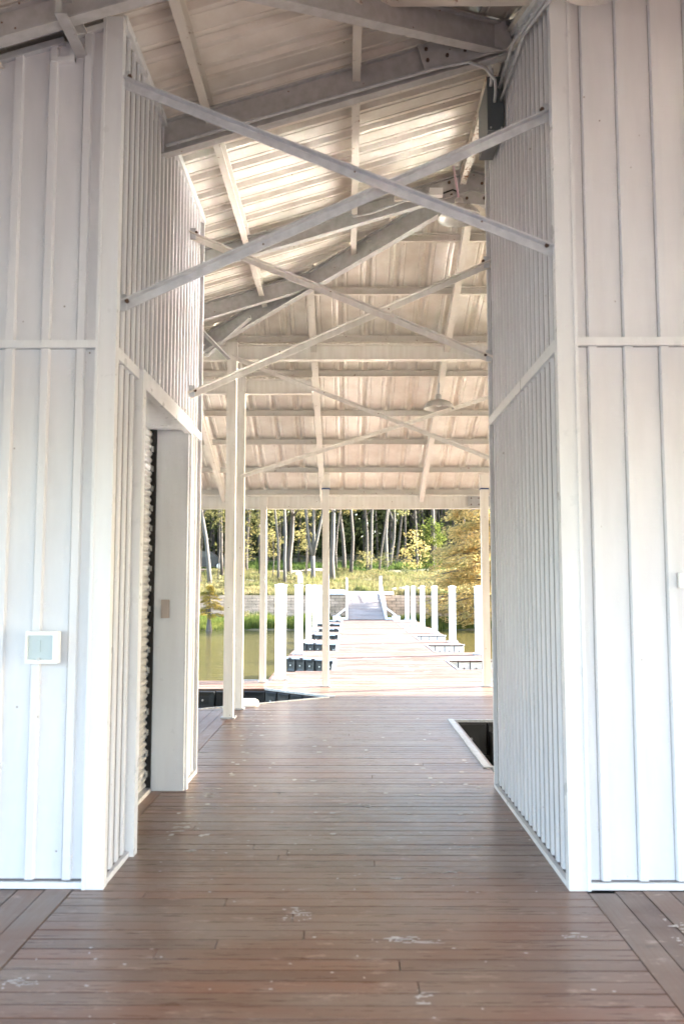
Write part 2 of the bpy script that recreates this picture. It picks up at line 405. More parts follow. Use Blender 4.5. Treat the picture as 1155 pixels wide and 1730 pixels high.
# droppings and worn patches on the boards
def blob(mb, cx, cy, rx, ry, z=.0025):
    if rx > .028 and ry > .0085:      # a loose cluster of small flecks
        for q in range(int(6+rx*200)):
            blob(mb, cx+random.gauss(0, rx*.5), cy+random.gauss(0, ry*.5), random.choice((.005, .008, .012, .03))*random.uniform(.6, 1.3), random.uniform(.002, .007), z)
        return
    n = 9; pts = [(cx, cy, z)]
    for k in range(n):
        a = 2*pi*k/n; r = random.uniform(.6, 1.15); pts.append((cx+rx*r*cos(a), cy+ry*r*sin(a), z))
    mb.poly(pts, [(0, 1+k, 1+(k+1) % n) for k in range(n)])
st = MB()
for cx, cy, rx, ry in [(-1.03,6.42,.06,.03),(-.98,6.2,.05,.025),(-1.0,6.3,.04,.02),(.09,5.98,.045,.02),(-.02,6.0,.03,.015),(.13,5.93,.025,.012),(-1.05,5.5,.05,.02),(-1.04,5.42,.045,.02),(-1.05,5.33,.04,.02),
                      (.53,4.6,.035,.02),(.24,4.5,.03,.012),(-.24,4.06,.045,.06),(-.2,4.0,.03,.05),(-1.25,3.35,.09,.03),(.22,3.75,.10,.03),(.32,3.72,.08,.02),(.28,3.25,.035,.05),(.95,3.78,.05,.02),(-.9,4.95,.03,.02),
                      (1.45,3.9,.06,.08),(1.55,3.82,.04,.05),(1.4,3.7,.03,.05)]:
    blob(st, cx, cy, rx, ry)
for i in range(70):
    blob(st, random.gauss(-1.0 if i < 34 else random.uniform(-.8, 1.2), .09), random.uniform(5.2, 10.4), random.uniform(.015, .027), random.uniform(.012, .03))
for i in range(110): blob(st, random.uniform(-1.3, 1.1), random.uniform(2.4, 6), random.uniform(.003, .012), random.uniform(.003, .008))
st.build('dropping_stain', 'stain', deck, kind='stuff')

# ---------------------------------------------------------------- setting: walkway over the water
walk = thing('walkway', 'x', 'x'); del walk['label']; del walk['category']; walk['kind'] = 'structure'
XW0, XW1 = -.25, 1.95
LF = [(13.6, 15.3, 15.0), (17.5, 19.9, 18.1), (22.3, 24.0, 22.8), (26.4, 28.0, 26.8), (30.2, 31.7, 30.6), (34.1, 35.4, 34.5), (37.0, 38.2, 37.4)]
RF = [(13.6, 15.4), (17.35, 19.5), (21.9, 23.5), (26.0, 27.6), (29.9, 31.2), (34.0, 35.9), (37.2, 38.2)]
wb = MB()
wb.prism([(XW0, 13.605), (XW1, 13.605), (XW1, 38.2), (XW0, 38.2)], -.5, -.03)
for i, (a, b_, c) in enumerate(LF):
    if i == 0: poly = [(-1.3, 13.605), (XW0-.003, 13.605), (XW0-.003, b_), (-1.3, c)]
    else: poly = [(-1.3, c), (XW0-.003, a), (XW0-.003, b_), (-1.3, b_)]
    wb.prism(poly, -.5, -.03)
for a, b_ in RF: wb.prism([(XW1+.003, max(a, 13.605)), (XW1+1.0, max(a, 13.605)), (XW1+1.0, b_), (XW1+.003, b_)], -.5, -.03)
wb.build('substructure', 'under', walk)
def xr(yv):
    x0, x1 = XW0, XW1
    for i, (a, b_, c) in enumerate(LF):
        if i == 0 and a <= yv <= b_:
            x0 = -1.3 if yv < c else -1.3+(yv-c)/(b_-c)*1.05
        elif i and a <= yv <= b_:
            x0 = -1.3 if yv > c else XW0-(yv-a)/(c-a)*1.05
    for a, b_ in RF:
        if a <= yv <= b_: x1 = XW1+1.0
    return x0, x1
y = 13.61; far = MB()
PB = .142
while y < 38.15:
    x0, x1 = xr(y+PB/2)
    if y < 21: plank(walk, 'pale_plank', x0+.01, x1-.01, y, y+PB-.008)
    else: far.box(x0+.01, x1-.01, y, y+PB-.008, -.026, random.uniform(-.001, .001))
    y += PB
far.build('distant_planks', 'pale_plank', walk, kind='stuff')
for i, (a, b_, c) in enumerate(LF[1:]):
    float_wall(walk, (-1.3, c), (XW0-.02, a), 'float', w=.24)
    MB().bar((XW0-.02, LF[i][1]+.02, .012), (XW0-.02, a-.02, .012), .06, .12).build('slip_edge', 'trim', walk)
    mb = MB(); mb.bar((-1.3, c-.01, .01), (XW0, a-.01, .01), .03, .04); mb.build('slip_edge', 'trim', walk)
for i, (a, b_) in enumerate(RF[1:]):
    float_wall(walk, (XW1+.02, a), (XW1+1.0, a), 'palefloat', w=.22)
    MB().bar((XW1+.02, RF[i][1]+.02, .012), (XW1+.02, a-.02, .012), .03, .05).build('slip_edge', 'alu', walk)
    MB().bar((XW1, a-.01, .012), (XW1+1.02, a-.01, .012), .03, .04).build('slip_edge', 'trim', walk)
MB().box(-1.9, 3.0, 13.602, 13.66, -.02, .014).build('joint_strip', 'alu', walk)
st = MB()
for i in range(60): blob(st, random.uniform(-.2, 1.9), random.uniform(13.8, 34), random.uniform(.02, .12), random.uniform(.02, .06), .0035)
st.build('dropping_stain', 'stain', walk, kind='stuff')

# ---------------------------------------------------------------- metal sheds beside the passage
sheds = {}
def panel(parent, org, u, n, u0, wd, z0, zt, rib=.045, dep=.022, name='panel', m='wall', gap=.0035, back=-.003):
    """one ribbed wall panel: org+u*(u0..u0+wd), standing from z0 to zt(x,y)"""
    wd -= gap; r = rib
    pf = [(0, back), (wd, back), (wd, 0), (r+.006, 0), (r, dep), (.006, dep), (0, 0)]
    org = Vector((*org, 0)); u = Vector((*u, 0)); n = Vector((*n, 0)); pts = []
    for z in (0, 1):
        for a, w_ in pf:
            p = org+u*(u0+a)+n*w_; p.z = z0 if z == 0 else zt(p.x, p.y); pts.append(p)
    k = len(pf); fs = [(i, (i+1) % k, k+(i+1) % k, k+i) for i in range(k)]+[tuple(range(k))[::-1], tuple(range(k, 2*k))]
    if u.cross(n).z > 0: fs = [q[::-1] for q in fs]
    return MB().poly(pts, fs).build(name, m, parent)
zL = lambda x, y_=0: 4.60+.30*(x+1.24)                  # top of the beams, left slope
zN = lambda x, y_: 3.172+.39*y_                          # near slope
zF = lambda x, y_: 8.276-.39*y_                          # far slope
zR = lambda x, y_=0: 5.317-.30*(x-1.15)
def roof(x, y_): return min(zL(x), zN(x, y_), zF(x, y_), zR(x))
HL, HR = -1.24, 1.115                                    # faces of the two passage walls
YF = 4.36                                                # front walls
shedL = thing('metal_shed', 'white ribbed metal shed left of the passage, with a roll-up door', 'shed', 'white metal sheds either side of the passage', (-2.9, 5.6, 0))
shedR = thing('metal_shed', 'white ribbed metal shed right of the passage, dark box high on its side', 'shed', 'white metal sheds either side of the passage', (2.4, 5.4, 0))
# cores
c = MB(); c.box(-4.4, HL-.015, YF+.015, 4.90, .0, 4.2) if False else None
c = MB(); zt = 4.30
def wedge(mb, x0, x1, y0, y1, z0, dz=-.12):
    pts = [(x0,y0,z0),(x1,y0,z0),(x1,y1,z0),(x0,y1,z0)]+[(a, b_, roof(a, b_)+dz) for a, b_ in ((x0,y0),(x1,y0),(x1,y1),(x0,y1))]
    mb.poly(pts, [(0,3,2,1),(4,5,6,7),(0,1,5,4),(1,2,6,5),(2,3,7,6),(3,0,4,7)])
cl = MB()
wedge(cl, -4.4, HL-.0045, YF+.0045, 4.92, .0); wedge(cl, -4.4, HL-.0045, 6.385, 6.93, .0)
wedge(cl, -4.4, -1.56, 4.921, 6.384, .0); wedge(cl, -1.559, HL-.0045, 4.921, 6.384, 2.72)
cl.build('wall_core', 'gap_shade', shedL)
cr = MB(); wedge(cr, HR+.0045, 4.4, YF+.0045, 6.48, .0, -.14); cr.build('wall_core', 'gap_shade', shedR)
PF = .1865
# front walls
i = 0
for k in range(16):
    x0 = HL-.081-.063-k*PF+.0  # rib starts measured leftward from the corner trim
    panel(shedL, (x0-.045+.0, YF), (1, 0), (0, -1), 0, PF, .045, lambda x, y_: 2.742)
    if x0 > -4.3: panel(shedL, (x0-.045, YF), (1, 0), (0, -1), 0, PF, 2.785, lambda x, y_: zL(x)-.06)
for k in range(16):
    x0 = HR+.082+.055+k*PF
    if k == 0: panel(shedR, (x0-.06, YF), (1, 0), (0, -1), 0, .06, .045, lambda x, y_: 2.748, rib=.01, dep=.001); panel(shedR, (x0-.06, YF), (1, 0), (0, -1), 0, .06, 2.795, lambda x, y_: roof(x, y_)-.03, rib=.01, dep=.001)
    panel(shedR, (x0, YF), (1, 0), (0, -1), 0, PF, .045, lambda x, y_: 2.748)
    panel(shedR, (x0, YF), (1, 0), (0, -1), 0, PF, 2.795, lambda x, y_: roof(x, y_)-.03)
# passage walls
PS = .1135
for k in range(5):
    panel(shedL, (HL, YF+.035+k*PS), (0, 1), (1, 0), 0, PS if k < 4 else .02, .04, lambda x, y_: 2.70, rib=.042, dep=.011, gap=.026)
for k in range(4):
    panel(shedL, (HL, 6.455+k*PS), (0, 1), (1, 0), 0, PS, .04, lambda x, y_: 2.70, rib=.042, dep=.011, gap=.026)
for k in range(22):
    panel(shedL, (HL, YF+.035+k*PS), (0, 1), (1, 0), 0, PS, 2.765, lambda x, y_: zL(x)-.01, rib=.042, dep=.011, gap=.026)
for k in range(18):
    panel(shedR, (HR, 6.445-(k+1)*PS), (0, 1), (-1, 0), 0, PS, .045, lambda x, y_: 2.735, rib=.042, dep=.011, gap=.026)
    panel(shedR, (HR, 6.445-(k+1)*PS), (0, 1), (-1, 0), 0, PS, 2.80, lambda x, y_: roof(x, y_)-.03, rib=.042, dep=.011, gap=.026)
# far end faces, plain ribbed
for k in range(16):
    panel(shedL, (HL-.06-k*PF, 6.944), (-1, 0), (0, 1), 0, PF, .04, lambda x, y_: zL(x)-.06)
    panel(shedR, (HR+.06+k*PF+PF, 6.494), (-1, 0), (0, 1), 0, PF, .04, lambda x, y_: roof(x, y_)-.1)
def trims(sh, s):
    X = HL if s < 0 else HR
    nx_ = 1 if s < 0 else -1           # outward from the passage wall
    ytop = 6.955 if s < 0 else 6.50
    # corner trim (front) : front leaf + side leaf + small return
    z1 = (zL(HL)-.02) if s < 0 else 4.85
    mb = MB(); xa, xb = sorted((X+nx_*.026, X-nx_*.080)); mb.box(xa, xb, YF-.028, YF-.002, .0, z1)
    xa, xb = sorted((X+nx_*.026, X+nx_*.001)); mb.box(xa, xb, YF-.0015, YF+.034, .0, z1)
    xa, xb = sorted((X-nx_*.081, X-nx_*.064)); mb.box(xa, xb, YF-.034, YF-.029, .0, z1)
    mb.build('corner_trim', 'trim', sh)
    mb = MB(); xa, xb = sorted((X+nx_*.024, X-nx_*.04)); z2 = (zL(HL)-.02) if s < 0 else 5.2
    mb.box(xa, xb, ytop-.022, ytop+.01, .0, z2)
    mb.build('corner_trim', 'trim', sh)
    # base trim
    mb = MB()
    if s < 0: mb.box(X-3.1, X-.081, YF-.024, YF-.002, .003, .034)
    else: mb.box(X+.081, X+3.1, YF-.024, YF-.002, .003, .036)
    mb.build('base_trim', 'trim', sh)
    if s < 0:
        mb = MB().box(X+.001, X+.024, YF+.035, 4.84, .003, .032); mb.build('base_trim', 'trim', sh)
        mb = MB().box(X+.001, X+.024, 6.45, ytop-.023, .003, .032); mb.build('base_trim', 'trim', sh)
        mb = MB().box(X-3.1, X-.082, YF-.030, YF-.002, 2.744, 2.764); mb.box(X-3.1, X-.082, YF-.025, YF-.002, 2.7645, 2.786); mb.build('belt_trim', 'trim', sh)
        MB().box(X+.001, X+.026, YF+.035, 4.838, 2.70, 2.762).build('belt_trim', 'trim', sh); mb = MB().box(X+.001, X+.026, 6.25, ytop-.023, 2.70, 2.762); mb.build('belt_trim', 'trim', sh)
        mb = MB().bar((X-3.1, YF-.014, zL(X-3.1)-.045), (X-.30, YF-.014, zL(X-.30)-.045), .03, .035)
        mb.bar((X-3.1, YF-.09, zL(X-3.1)-.01), (X-.30, YF-.09, zL(X-.30)-.01), .05, .03); mb.build('eave_trim', 'galv', sh)
        mb = MB().bar((X-.25, YF-.014, zL(X-.25)-.03), (X-.082, YF-.014, zL(X-.082)-.03), .03, .03); mb.box(X-.262, X-.235, YF-.030, YF-.002, 4.33, 4.50); mb.box(X-.36, X-.235, YF-.031, YF-.003, 4.325, 4.35); mb.build('notch_trim', 'trim', sh)
        mb = MB().box(X+.001, X+.030, YF+.03, ytop, zL(X)-.03, zL(X)+.025); mb.build('eave_trim', 'trim', sh)
    else:
        mb = MB().box(X+.082, X+3.1, YF-.030, YF-.002, 2.752, 2.770); mb.box(X+.082, X+3.1, YF-.025, YF-.002, 2.7705, 2.796); mb.build('belt_trim', 'trim', sh)
        mb = MB().box(X-.026, X-.001, YF+.035, ytop-.023, 2.735, 2.80); mb.build('belt_trim', 'trim', sh)
        mb = MB().bar((X-.014, YF+.03, zN(X, YF+.03)-.01), (X-.014, 5.5, zN(X, 5.5)-.01), .026, .09); mb.bar((X-.014, 5.5, zN(X, 5.5)-.01), (X-.014, ytop, 5.30), .026, .07)
        mb.build('eave_trim', 'trim', sh)
        mb = MB().box(X-.028, X-.001, YF+.035, ytop-.023, .003, .03); mb.build('base_trim', 'trim', sh)
trims(shedL, -1); trims(shedR, 1)
# door opening of the left shed
MB().box(HL-.012, HL+.048, 4.842, 4.918, .0, 2.765).build('door_casing', 'trim', shedL)
j = MB().box(HL-.30, HL+.03, 6.36, 6.384, .0, 2.72).build('door_jamb', 'trim', shedL)
MB().box(HL+.001, HL+.048, 6.3845, 6.452, .0, 2.655).build('door_casing', 'trim', shedL)
hd = MB(); hd.box(HL+.001, HL+.048, 4.9185, 6.44, 2.657, 2.765); hd.build('door_header', 'trim', shedL)
hd = MB(); hd.box(HL-.31, HL-.001, 4.93, 6.355, 2.68, 2.72); hd.build('door_head_soffit', 'trim', shedL)
rl = thing('rollup_door', 'x', 'x'); [rl.__delitem__(k) for k in ('label', 'category')]
rl.parent = shedL; rl.location = -shedL.location
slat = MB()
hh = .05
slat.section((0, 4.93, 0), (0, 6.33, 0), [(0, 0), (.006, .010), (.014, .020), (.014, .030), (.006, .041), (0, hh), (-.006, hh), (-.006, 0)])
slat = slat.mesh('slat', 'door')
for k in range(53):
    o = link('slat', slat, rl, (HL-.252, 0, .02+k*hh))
gd = MB(); gd.box(HL-.30, HL-.21, 6.332, 6.357, .0, 2.68); gd.build('guide_rail', 'under', rl)
gc = MB()
for k in range(17): gc.box(HL-.240, HL-.226, 6.30, 6.33, .11+k*.15, .15+k*.15)
gc.build('slat_clip', 'bolt', rl, kind='stuff')
MB().box(HL-.27, HL-.20, 4.93, 6.33, .0, .03).build('bottom_bar', 'alu', rl)
# keypad, outlet covers
k_ = thing('keypad', 'beige keypad fixed to the white door jamb of the left shed', 'keypad', None, (-1.36, 6.35, 1.33))
MB().box(-1.393, -1.333, 6.335, 6.359, 1.262, 1.398).build('cover', 'beige', k_)
MB().box(-1.385, -1.341, 6.331, 6.3345, 1.27, 1.39).build('flap', 'beige', k_)
o_ = thing('outlet_cover', 'square white outdoor outlet box with grey clear flap, on the left shed front', 'outlet', 'outlet boxes on the shed fronts', (-1.54, YF-.02, 1.19))
mb = MB(); y0, y1 = YF-.075, YF-.0225
mb.box(-1.622, -1.612, y0, y1, 1.112, 1.272); mb.box(-1.484, -1.460, y0, y1, 1.112, 1.272); mb.box(-1.6115, -1.4845, y0, y1, 1.252, 1.272); mb.box(-1.6115, -1.4845, y0, y1, 1.112, 1.130)
mb.build('frame', 'pile', o_)
MB().box(-1.611, -1.485, y0+.012, y1, 1.131, 1.251).build('flap', 'outlet', o_)
mb = MB().box(-1.568, -1.548, y0+.006, y0+.0115, 1.168, 1.226); mb.build('switch', 'outlet', o_)
MB().lathe((-1.553, y0-.004, 1.132), [(0, 0), (.008, 0), (.008, .01), (0, .01)], 10, 'Y').build('latch', 'bolt', o_)
o_ = thing('outlet_cover', 'small white outlet plate at the right edge, on the right shed front', 'outlet', 'outlet boxes on the shed fronts', (1.70, YF-.02, 1.53))
MB().box(1.675, 1.745, YF-.05, YF-.0225, 1.49, 1.565).build('frame', 'pile', o_)
MB().box(1.695, 1.725, YF-.054, YF-.0505, 1.505, 1.55).build('flap', 'pile', o_)

# ---------------------------------------------------------------- pavilion roof
pav = thing('pavilion', 'open steel pavilion roof of cream ribbed sheets on slender posts', 'pavilion', None, (1.15, 6.5, 0))
XE0, XE1 = -6.75, 9.05; YE0, YE1 = -.55, 13.62; RX, RY0, RY1 = 1.15, 5.5, 7.587
K = .30/.39
SH = .03
prof = [(0, 0), (.045, 0), (.05, .006), (.06, .006), (.065, 0), (.095, 0), (.118, .034), (.155, .034), (.178, 0), (.205, 0), (.21, .006), (.22, .006), (.225, 0), (.3048, 0)]
def hipx(yv):            # |x distance| from ridge at which the hips run for a given y
    if yv < RY0: return (RY0-yv)/K
    if yv > RY1: return (yv-RY1)/K
    return 0
def sheet_side(sgn):
    y = YE0; 
    while y < YE1-.05:
        mb = MB(); rows = []
        for r in range(3):
            for a, h in prof:
                yy = y+r*.3048+a
                if yy > YE1: continue
                xe = XE0 if sgn < 0 else XE1
                xt = RX+sgn*max(hipx(yy), 0)
                if (sgn < 0 and xt < xe) or (sgn > 0 and xt > xe): xt = xe
                zf = zL if sgn < 0 else zR
                rows.append([(xe, yy, zf(xe)+SH+h), (xt, yy, zf(xt)+SH+h)])
        n = len(rows)
        if n > 1:
            pts = [p for r in rows for p in r]+[(a, b_, c+.006) for r in rows for a, b_, c in r]
            fs = []
            for q in range(n-1):
                fs.append((2*q, 2*q+1, 2*q+3, 2*q+2)); o2 = 2*n; fs.append((o2+2*q, o2+2*q+2, o2+2*q+3, o2+2*q+1))
            mb.poly(pts, fs).build('roof_sheet', 'sheet', pav)
        y += .9144
def sheet_end(far):
    x = XE0+.12
    zf = zF if far else zN; ye = YE1 if far else YE0; sg = 1 if far else -1
    while x < XE1-.05:
        rows = []
        for r in range(3):
            for a, h in prof:
                xx = x+r*.3048+a
                if xx > XE1: continue
                yt = (RY1 if far else RY0)+sg*abs(xx-RX)*K
                if (far and yt > ye) or (not far and yt < ye): yt = ye
                rows.append([(xx, ye, zf(xx, ye)+SH+h), (xx, yt, zf(xx, yt)+SH+h)])
        n = len(rows)
        if n > 1:
            pts = [p for r in rows for p in r]+[(a, b_, c+.006) for r in rows for a, b_, c in r]; fs = []
            for q in range(n-1):
                fs.append((2*q, 2*q+1, 2*q+3, 2*q+2)); o2 = 2*n; fs.append((o2+2*q, o2+2*q+2, o2+2*q+3, o2+2*q+1))
            MB().poly(pts, fs).build('roof_sheet', 'sheet', pav)
        x += .9144
sheet_side(-1); sheet_side(1); sheet_end(True); sheet_end(False)
# ridge and hip flashing on top
fl = MB()
fl.bar((RX, RY0, 5.317+.10), (RX, RY1, 5.317+.10), .3, .02)
for sx in (-1, 1):
    L = (XE1-RX) if sx > 0 else (RX-XE0)
    for ry, sy in ((RY0, -1), (RY1, 1)):
        fl.bar((RX, ry, 5.415), (RX+sx*L, ry+sy*L*K, 5.415-.3*L), .5, .03)
fl.build('ridge_flashing', 'sheet', pav)
def P3(x, y_, z=None, d=0): return (x, y_, (roof(x, y_) if z is None else z)-d)
# main rafters
def rafter(y_, h, x_in=None, name='rafter', both=True, w=.07):
    xi = RX if x_in is None else x_in
    MB().ibeam((-6.6, y_, zL(-6.6)), (xi, y_, zL(xi)), h, w).build(name, 'beam', pav)
    if both:
        xo = RX if x_in is None else 2*RX-x_in
        MB().ibeam((9.0, y_, zR(9.0)), (xo+.004, y_, zR(xo)), h, w).build(name, 'beam', pav)
rafter(5.43, .228); rafter(7.53, .185)
rafter(4.10, .155, RX-(RY0-4.10)/K); rafter(8.82, .175, RX-(8.82-RY1)/K)
rafter(1.6, .16, RX-(RY0-1.6)/K)
# haunch plates at the far ridge frame
hp = MB()
for y_ in (7.53,):
    hp.poly([(RX-.35, y_-.02, zL(RX-.35)-.02), (RX, y_-.02, 5.297), (RX+.35, y_-.02, zR(RX+.35)-.02), (RX+.28, y_-.02, zR(RX+.28)-.27), (RX, y_-.02, 5.0), (RX-.28, y_-.02, zL(RX-.28)-.27)]+
            [(RX-.35, y_-.008, zL(RX-.35)-.02), (RX, y_-.008, 5.297), (RX+.35, y_-.008, zR(RX+.35)-.02), (RX+.28, y_-.008, zR(RX+.28)-.27), (RX, y_-.008, 5.0), (RX-.28, y_-.008, zL(RX-.28)-.27)],
            [(0,1,2,3,4,5), (11,10,9,8,7,6), (0,6,7,1), (1,7,8,2), (2,8,9,3), (3,9,10,4), (4,10,11,5), (5,11,6,0)])
hp.build('haunch_plate', 'beam', pav)
bo = MB()
for dx, dz in ((-.22, -.05), (-.10, -.02), (.08, -.06), (-.2, -.17), (-.06, -.2), (.1, -.2)):
    c = (RX+dx, 7.509, 5.25+dz); bo.tube([c, (c[0], c[1]-.012, c[2])], .014, 6)
bo.build('bolt', 'darkbolt', pav, kind='stuff')
# splice plate with bolts on the front ridge frame
sp = MB().section((.46, 5.365, zL(.46)-.015), (1.05, 5.365, zL(1.05)-.015), [(-.004, -.20), (.004, -.20), (.004, 0), (-.004, 0)]); sp = sp.build('splice_plate', 'beam', pav)
bo = MB()
for x_, dz in ((.52, .065), (.64, .06), (.77, .06), (.53, .145), (.66, .15), (.78, .15)):
    bo.lathe((x_, 5.345, zL(x_)-dz), [(0, 0), (.011, 0), (.011, .014), (0, .014)], 8, 'Y')
bo.build('bolt', 'darkbolt', sp, kind='stuff')
# hip beams
for sx in (-1, 1):
    for ry, sy in ((RY0, -1), (RY1, 1)):
        L = 7.5
        MB().ibeam((RX+sx*.02, ry+sy*.02*K, 5.30), (RX+sx*L, ry+sy*L*K, 5.317-.3*L-.01), .20, .075).build('hip_beam', 'beam', pav)
# purlins of the side slopes, running with the ridge
for k, x_ in enumerate([1.03, .03, -.95, -1.92, -2.9, -3.9, -4.9, -5.9, -6.6]):
    a = RY0-(RX-x_)*K; b_ = RY1+(RX-x_)*K
    MB().channel((x_, a, zL(x_)+SH-.002), (x_, b_, zL(x_)+SH-.002), .125, .055).build('purlin', 'rust' if k == 0 else 'purlin', pav)
    x2 = 2*RX-x_+ (.0 if k else .06)
    MB().channel((x2, a, zR(x2)+SH-.004), (x2, b_, zR(x2)+SH-.004), .125, .055, flip=-1).build('purlin', 'purlin', pav)
MB().channel((-1.47, 4.0, 4.49), (-1.47, 4.42, 4.49), .13, .06).build('purlin', 'beam', pav)
# purlins of the end slopes
for far_ in (True, False):
    for y_ in [8.33, 9.07, 9.85, 10.50, 11.35, 12.05, 12.82, 13.50]:
        yv = y_ if far_ else 13.09-y_
        zf = zF if far_ else zN
        d = abs(y_-RY1)/K
        MB().channel((RX-d, yv, zf(0, yv)+SH-.002), (RX+d, yv, zf(0, yv)+SH-.002), .085, .05, flip=1 if far_ else -1).build('purlin', 'purlin', pav)
# rafters of the end slopes
for x_ in (-3.58, -2.01, -.44, 1.13, 2.70, 4.3, 5.9):
    yh = RY1+abs(RX-x_)*K
    for far_ in (True, False):
        if far_: a, b_ = (x_, yh, zF(x_, yh)-.06), (x_, 13.55, zF(x_, 13.55)-.06)
        else: a, b_ = (x_, 13.09-yh, zN(x_, 13.09-yh)-.06), (x_, -.45, zN(x_, -.45)-.06)
        MB().channel(a, b_, .13, .07, .008).build('rafter', 'purlin', pav)
# girders between the posts
def girder(x0, x1, y_, zt_, h): return MB().ibeam((x0, y_, zt_), (x1, y_, zt_), h, .10).build('girder', 'post', pav)
girder(-6, 5, 9.81, 4.34, .185); girder(-6, -.46, 10.51, 4.10, .19); girder(-6.4, 8.7, 13.46, 2.94, .215)
girder(-6.4, 8.7, -.40, 2.94, .215)
MB().box(-6.7, 9.0, 13.53, 13.60, 2.955, 2.985).build('eave_strut', 'post', pav)
ep = MB().box(1.9, 2.6, 13.395, 13.404, 2.76, 2.92); ep = ep.build('splice_plate', 'beam', pav)
bo = MB()
for i in range(6):
    for z in (2.79, 2.89): bo.lathe((1.95+i*.12, 13.38, z), [(0, 0), (.012, 0), (.012, .014), (0, .014)], 6, 'Y')
bo.build('bolt', 'darkbolt', ep, kind='stuff')
# posts
def post(x_, y_, zt_, w=.11, cap=.15, m='post'):
    p = MB().box(x_-w/2, x_+w/2, y_-w/2, y_+w/2, .012, zt_).build('post', m, pav)
    b1 = MB().box(x_-w/2-.03, x_+w/2+.03, y_-w/2-.03, y_+w/2+.03, .0, .02); b1.build('base_plate', 'alu', p) if False else None
    bp = MB().box(x_-w/2-.025, x_+w/2+.025, y_-w/2-.025, y_+w/2+.025, .001, .018).build('base_plate', 'alu', p)
    if cap:
        cp = MB().box(x_-w/2-.012, x_+w/2+.012, y_-w/2-.012, y_+w/2+.012, zt_-cap, zt_+.004).build('cap_sleeve', m, p)
    return p
post(-1.365, 9.81, 4.36, .11, .22); post(-1.345, 10.51, 4.12, .105, .19); post(-1.34, 13.40, 2.90, .095, .11)
post(-.34, 12.84, 3.20, .10, .2); post(2.07, 12.86, 3.20, .11, .2); post(2.35, 9.81, 4.36, .11, .2)
post(2.9, 10.51, 4.10, .105, .19)
mb = MB()
for x_, y_ in ((-.34, 12.84), (2.07, 12.86)): mb.box(x_-.064, x_+.064, y_-.064, y_+.064, 2.965, 2.985)
mb.build('blue_strap', mat('blue_strap', (.05, .08, .2), .6)[0], pav)
MB().bar((-.36, 12.84, 3.30), (-.44, 12.84, 3.30), .12, .1).build('bracket', 'post', pav)
# small struts under the left end of the far hip beam
mb = MB()
mb.angle((-1.62, 9.0, 4.30), (-1.35, 9.35, 4.06), .05); mb.angle((-1.55, 9.5, 4.05), (-1.55, 9.5, 4.35), .05); mb.angle((-1.6, 9.45, 4.12), (-1.05, 8.95, 4.40), .05)
mb.build('strut', 'beam', pav)
# bracing bars: three crossed pairs across the passage
def brace(p0, p1, a=.050, m='galv', flip=1): return MB().angle(p0, p1, a, .007, (0, -1, 0), flip).build('brace_bar', m, pav)
brace((-1.235, 4.37, 4.263), (1.10, 4.37, 3.298)); brace((-1.235, 4.415, 3.013), (1.10, 4.415, 4.09))
brace((-1.235, 6.36, 4.249), (1.11, 6.36, 3.25), .050, 'post'); brace((-1.235, 6.41, 2.985), (1.105, 6.41, 4.03), .050, 'post')
brace((-1.36, 9.74, 4.21), (2.35, 9.74, 2.72), .048, 'post'); brace((-1.34, 10.44, 2.88), (2.9, 10.44, 4.25), .048, 'post')
# bits at the bar ends
mb = MB()
mb.box(-1.245, -1.215, 4.345, 4.43, 4.22, 4.31); mb.box(-1.245, -1.215, 4.39, 4.47, 2.97, 3.06)
mb.build('gusset', 'galv', pav) if False else None
for x_, y_, z in ((-1.212, 4.385, 4.255), (-1.212, 4.43, 3.02), (1.085, 4.385, 3.303), (1.085, 4.43, 4.085), (-1.205, 6.375, 4.235), (-1.205, 6.425, 3.0), (1.08, 6.375, 3.262), (1.08, 6.425, 4.02)):
    MB().box(x_-.022, x_+.022, y_-.004, y_+.010, z-.045, z+.045).build('gusset', 'galv', pav)
    MB().lathe((x_+(.03 if x_ < 0 else -.03), y_-.028, z), [(0, 0), (.012, 0), (.012, .012), (0, .012)], 8, 'Y').build('bolt', 'darkbolt', pav)

# ---------------------------------------------------------------- electrical things
eb = thing('electrical_box', 'dark grey electrical enclosure fixed high on the right shed wall', 'electrical box', None, (1.05, 5.9, 4.68))
MB().box(.985, 1.088, 5.70, 6.12, 4.69, 5.07).build('enclosure', 'box', eb)
MB().box(.978, 1.092, 5.685, 5.6985, 4.683, 5.077).build('cover', 'box', eb)
mb = MB()
for x_ in (1.0, 1.075):
    for z in (4.70, 5.06): mb.lathe((x_, 5.675, z), [(0, 0), (.006, 0), (.006, .01), (0, .01)], 6, 'Y')
mb.build('screw', 'bolt', eb, kind='stuff')
cd = tag(MB().tube([(-1.2, 5.35, zL(-1.2)-.215), (-.5, 5.35, zL(-.5)-.215), (.6, 5.35, zL(.6)-.222), (.80, 5.36, zL(.8)-.235), (.93, 5.45, 4.99), (1.01, 5.55, 4.97), (1.03, 5.64, 4.94), (1.03, 5.69, 4.89)], .011, 8).build('conduit', 'galv', smooth=True),
         'thin grey conduit clipped along the lower edge of the front roof beam', 'conduit', 'electrical conduits')
for pts, lb in (([(1.06, 5.66, 4.98), (1.065, 5.2, 5.0), (1.065, 4.7, 4.80), (1.065, 4.0, 4.55)], 'steel conduit rising from the electrical box, inner one of the pair'),
                ([(1.075, 5.68, 4.90), (1.085, 5.15, 4.90), (1.07, 4.9, 4.85), (1.07, 4.5, 4.70), (1.07, 4.0, 4.50)], 'bent steel conduit rising from the electrical box, lower one of the pair'),
                ([(1.0, 5.66, 4.99), (1.0, 5.60, 5.06), (.96, 5.55, 5.10), (.93, 5.55, 5.16)], 'short bent conduit stub curving off the top of the electrical box')):
    tag(MB().tube(pts, .011, 8).build('conduit', 'galv', smooth=True), lb, 'conduit', 'electrical conduits')
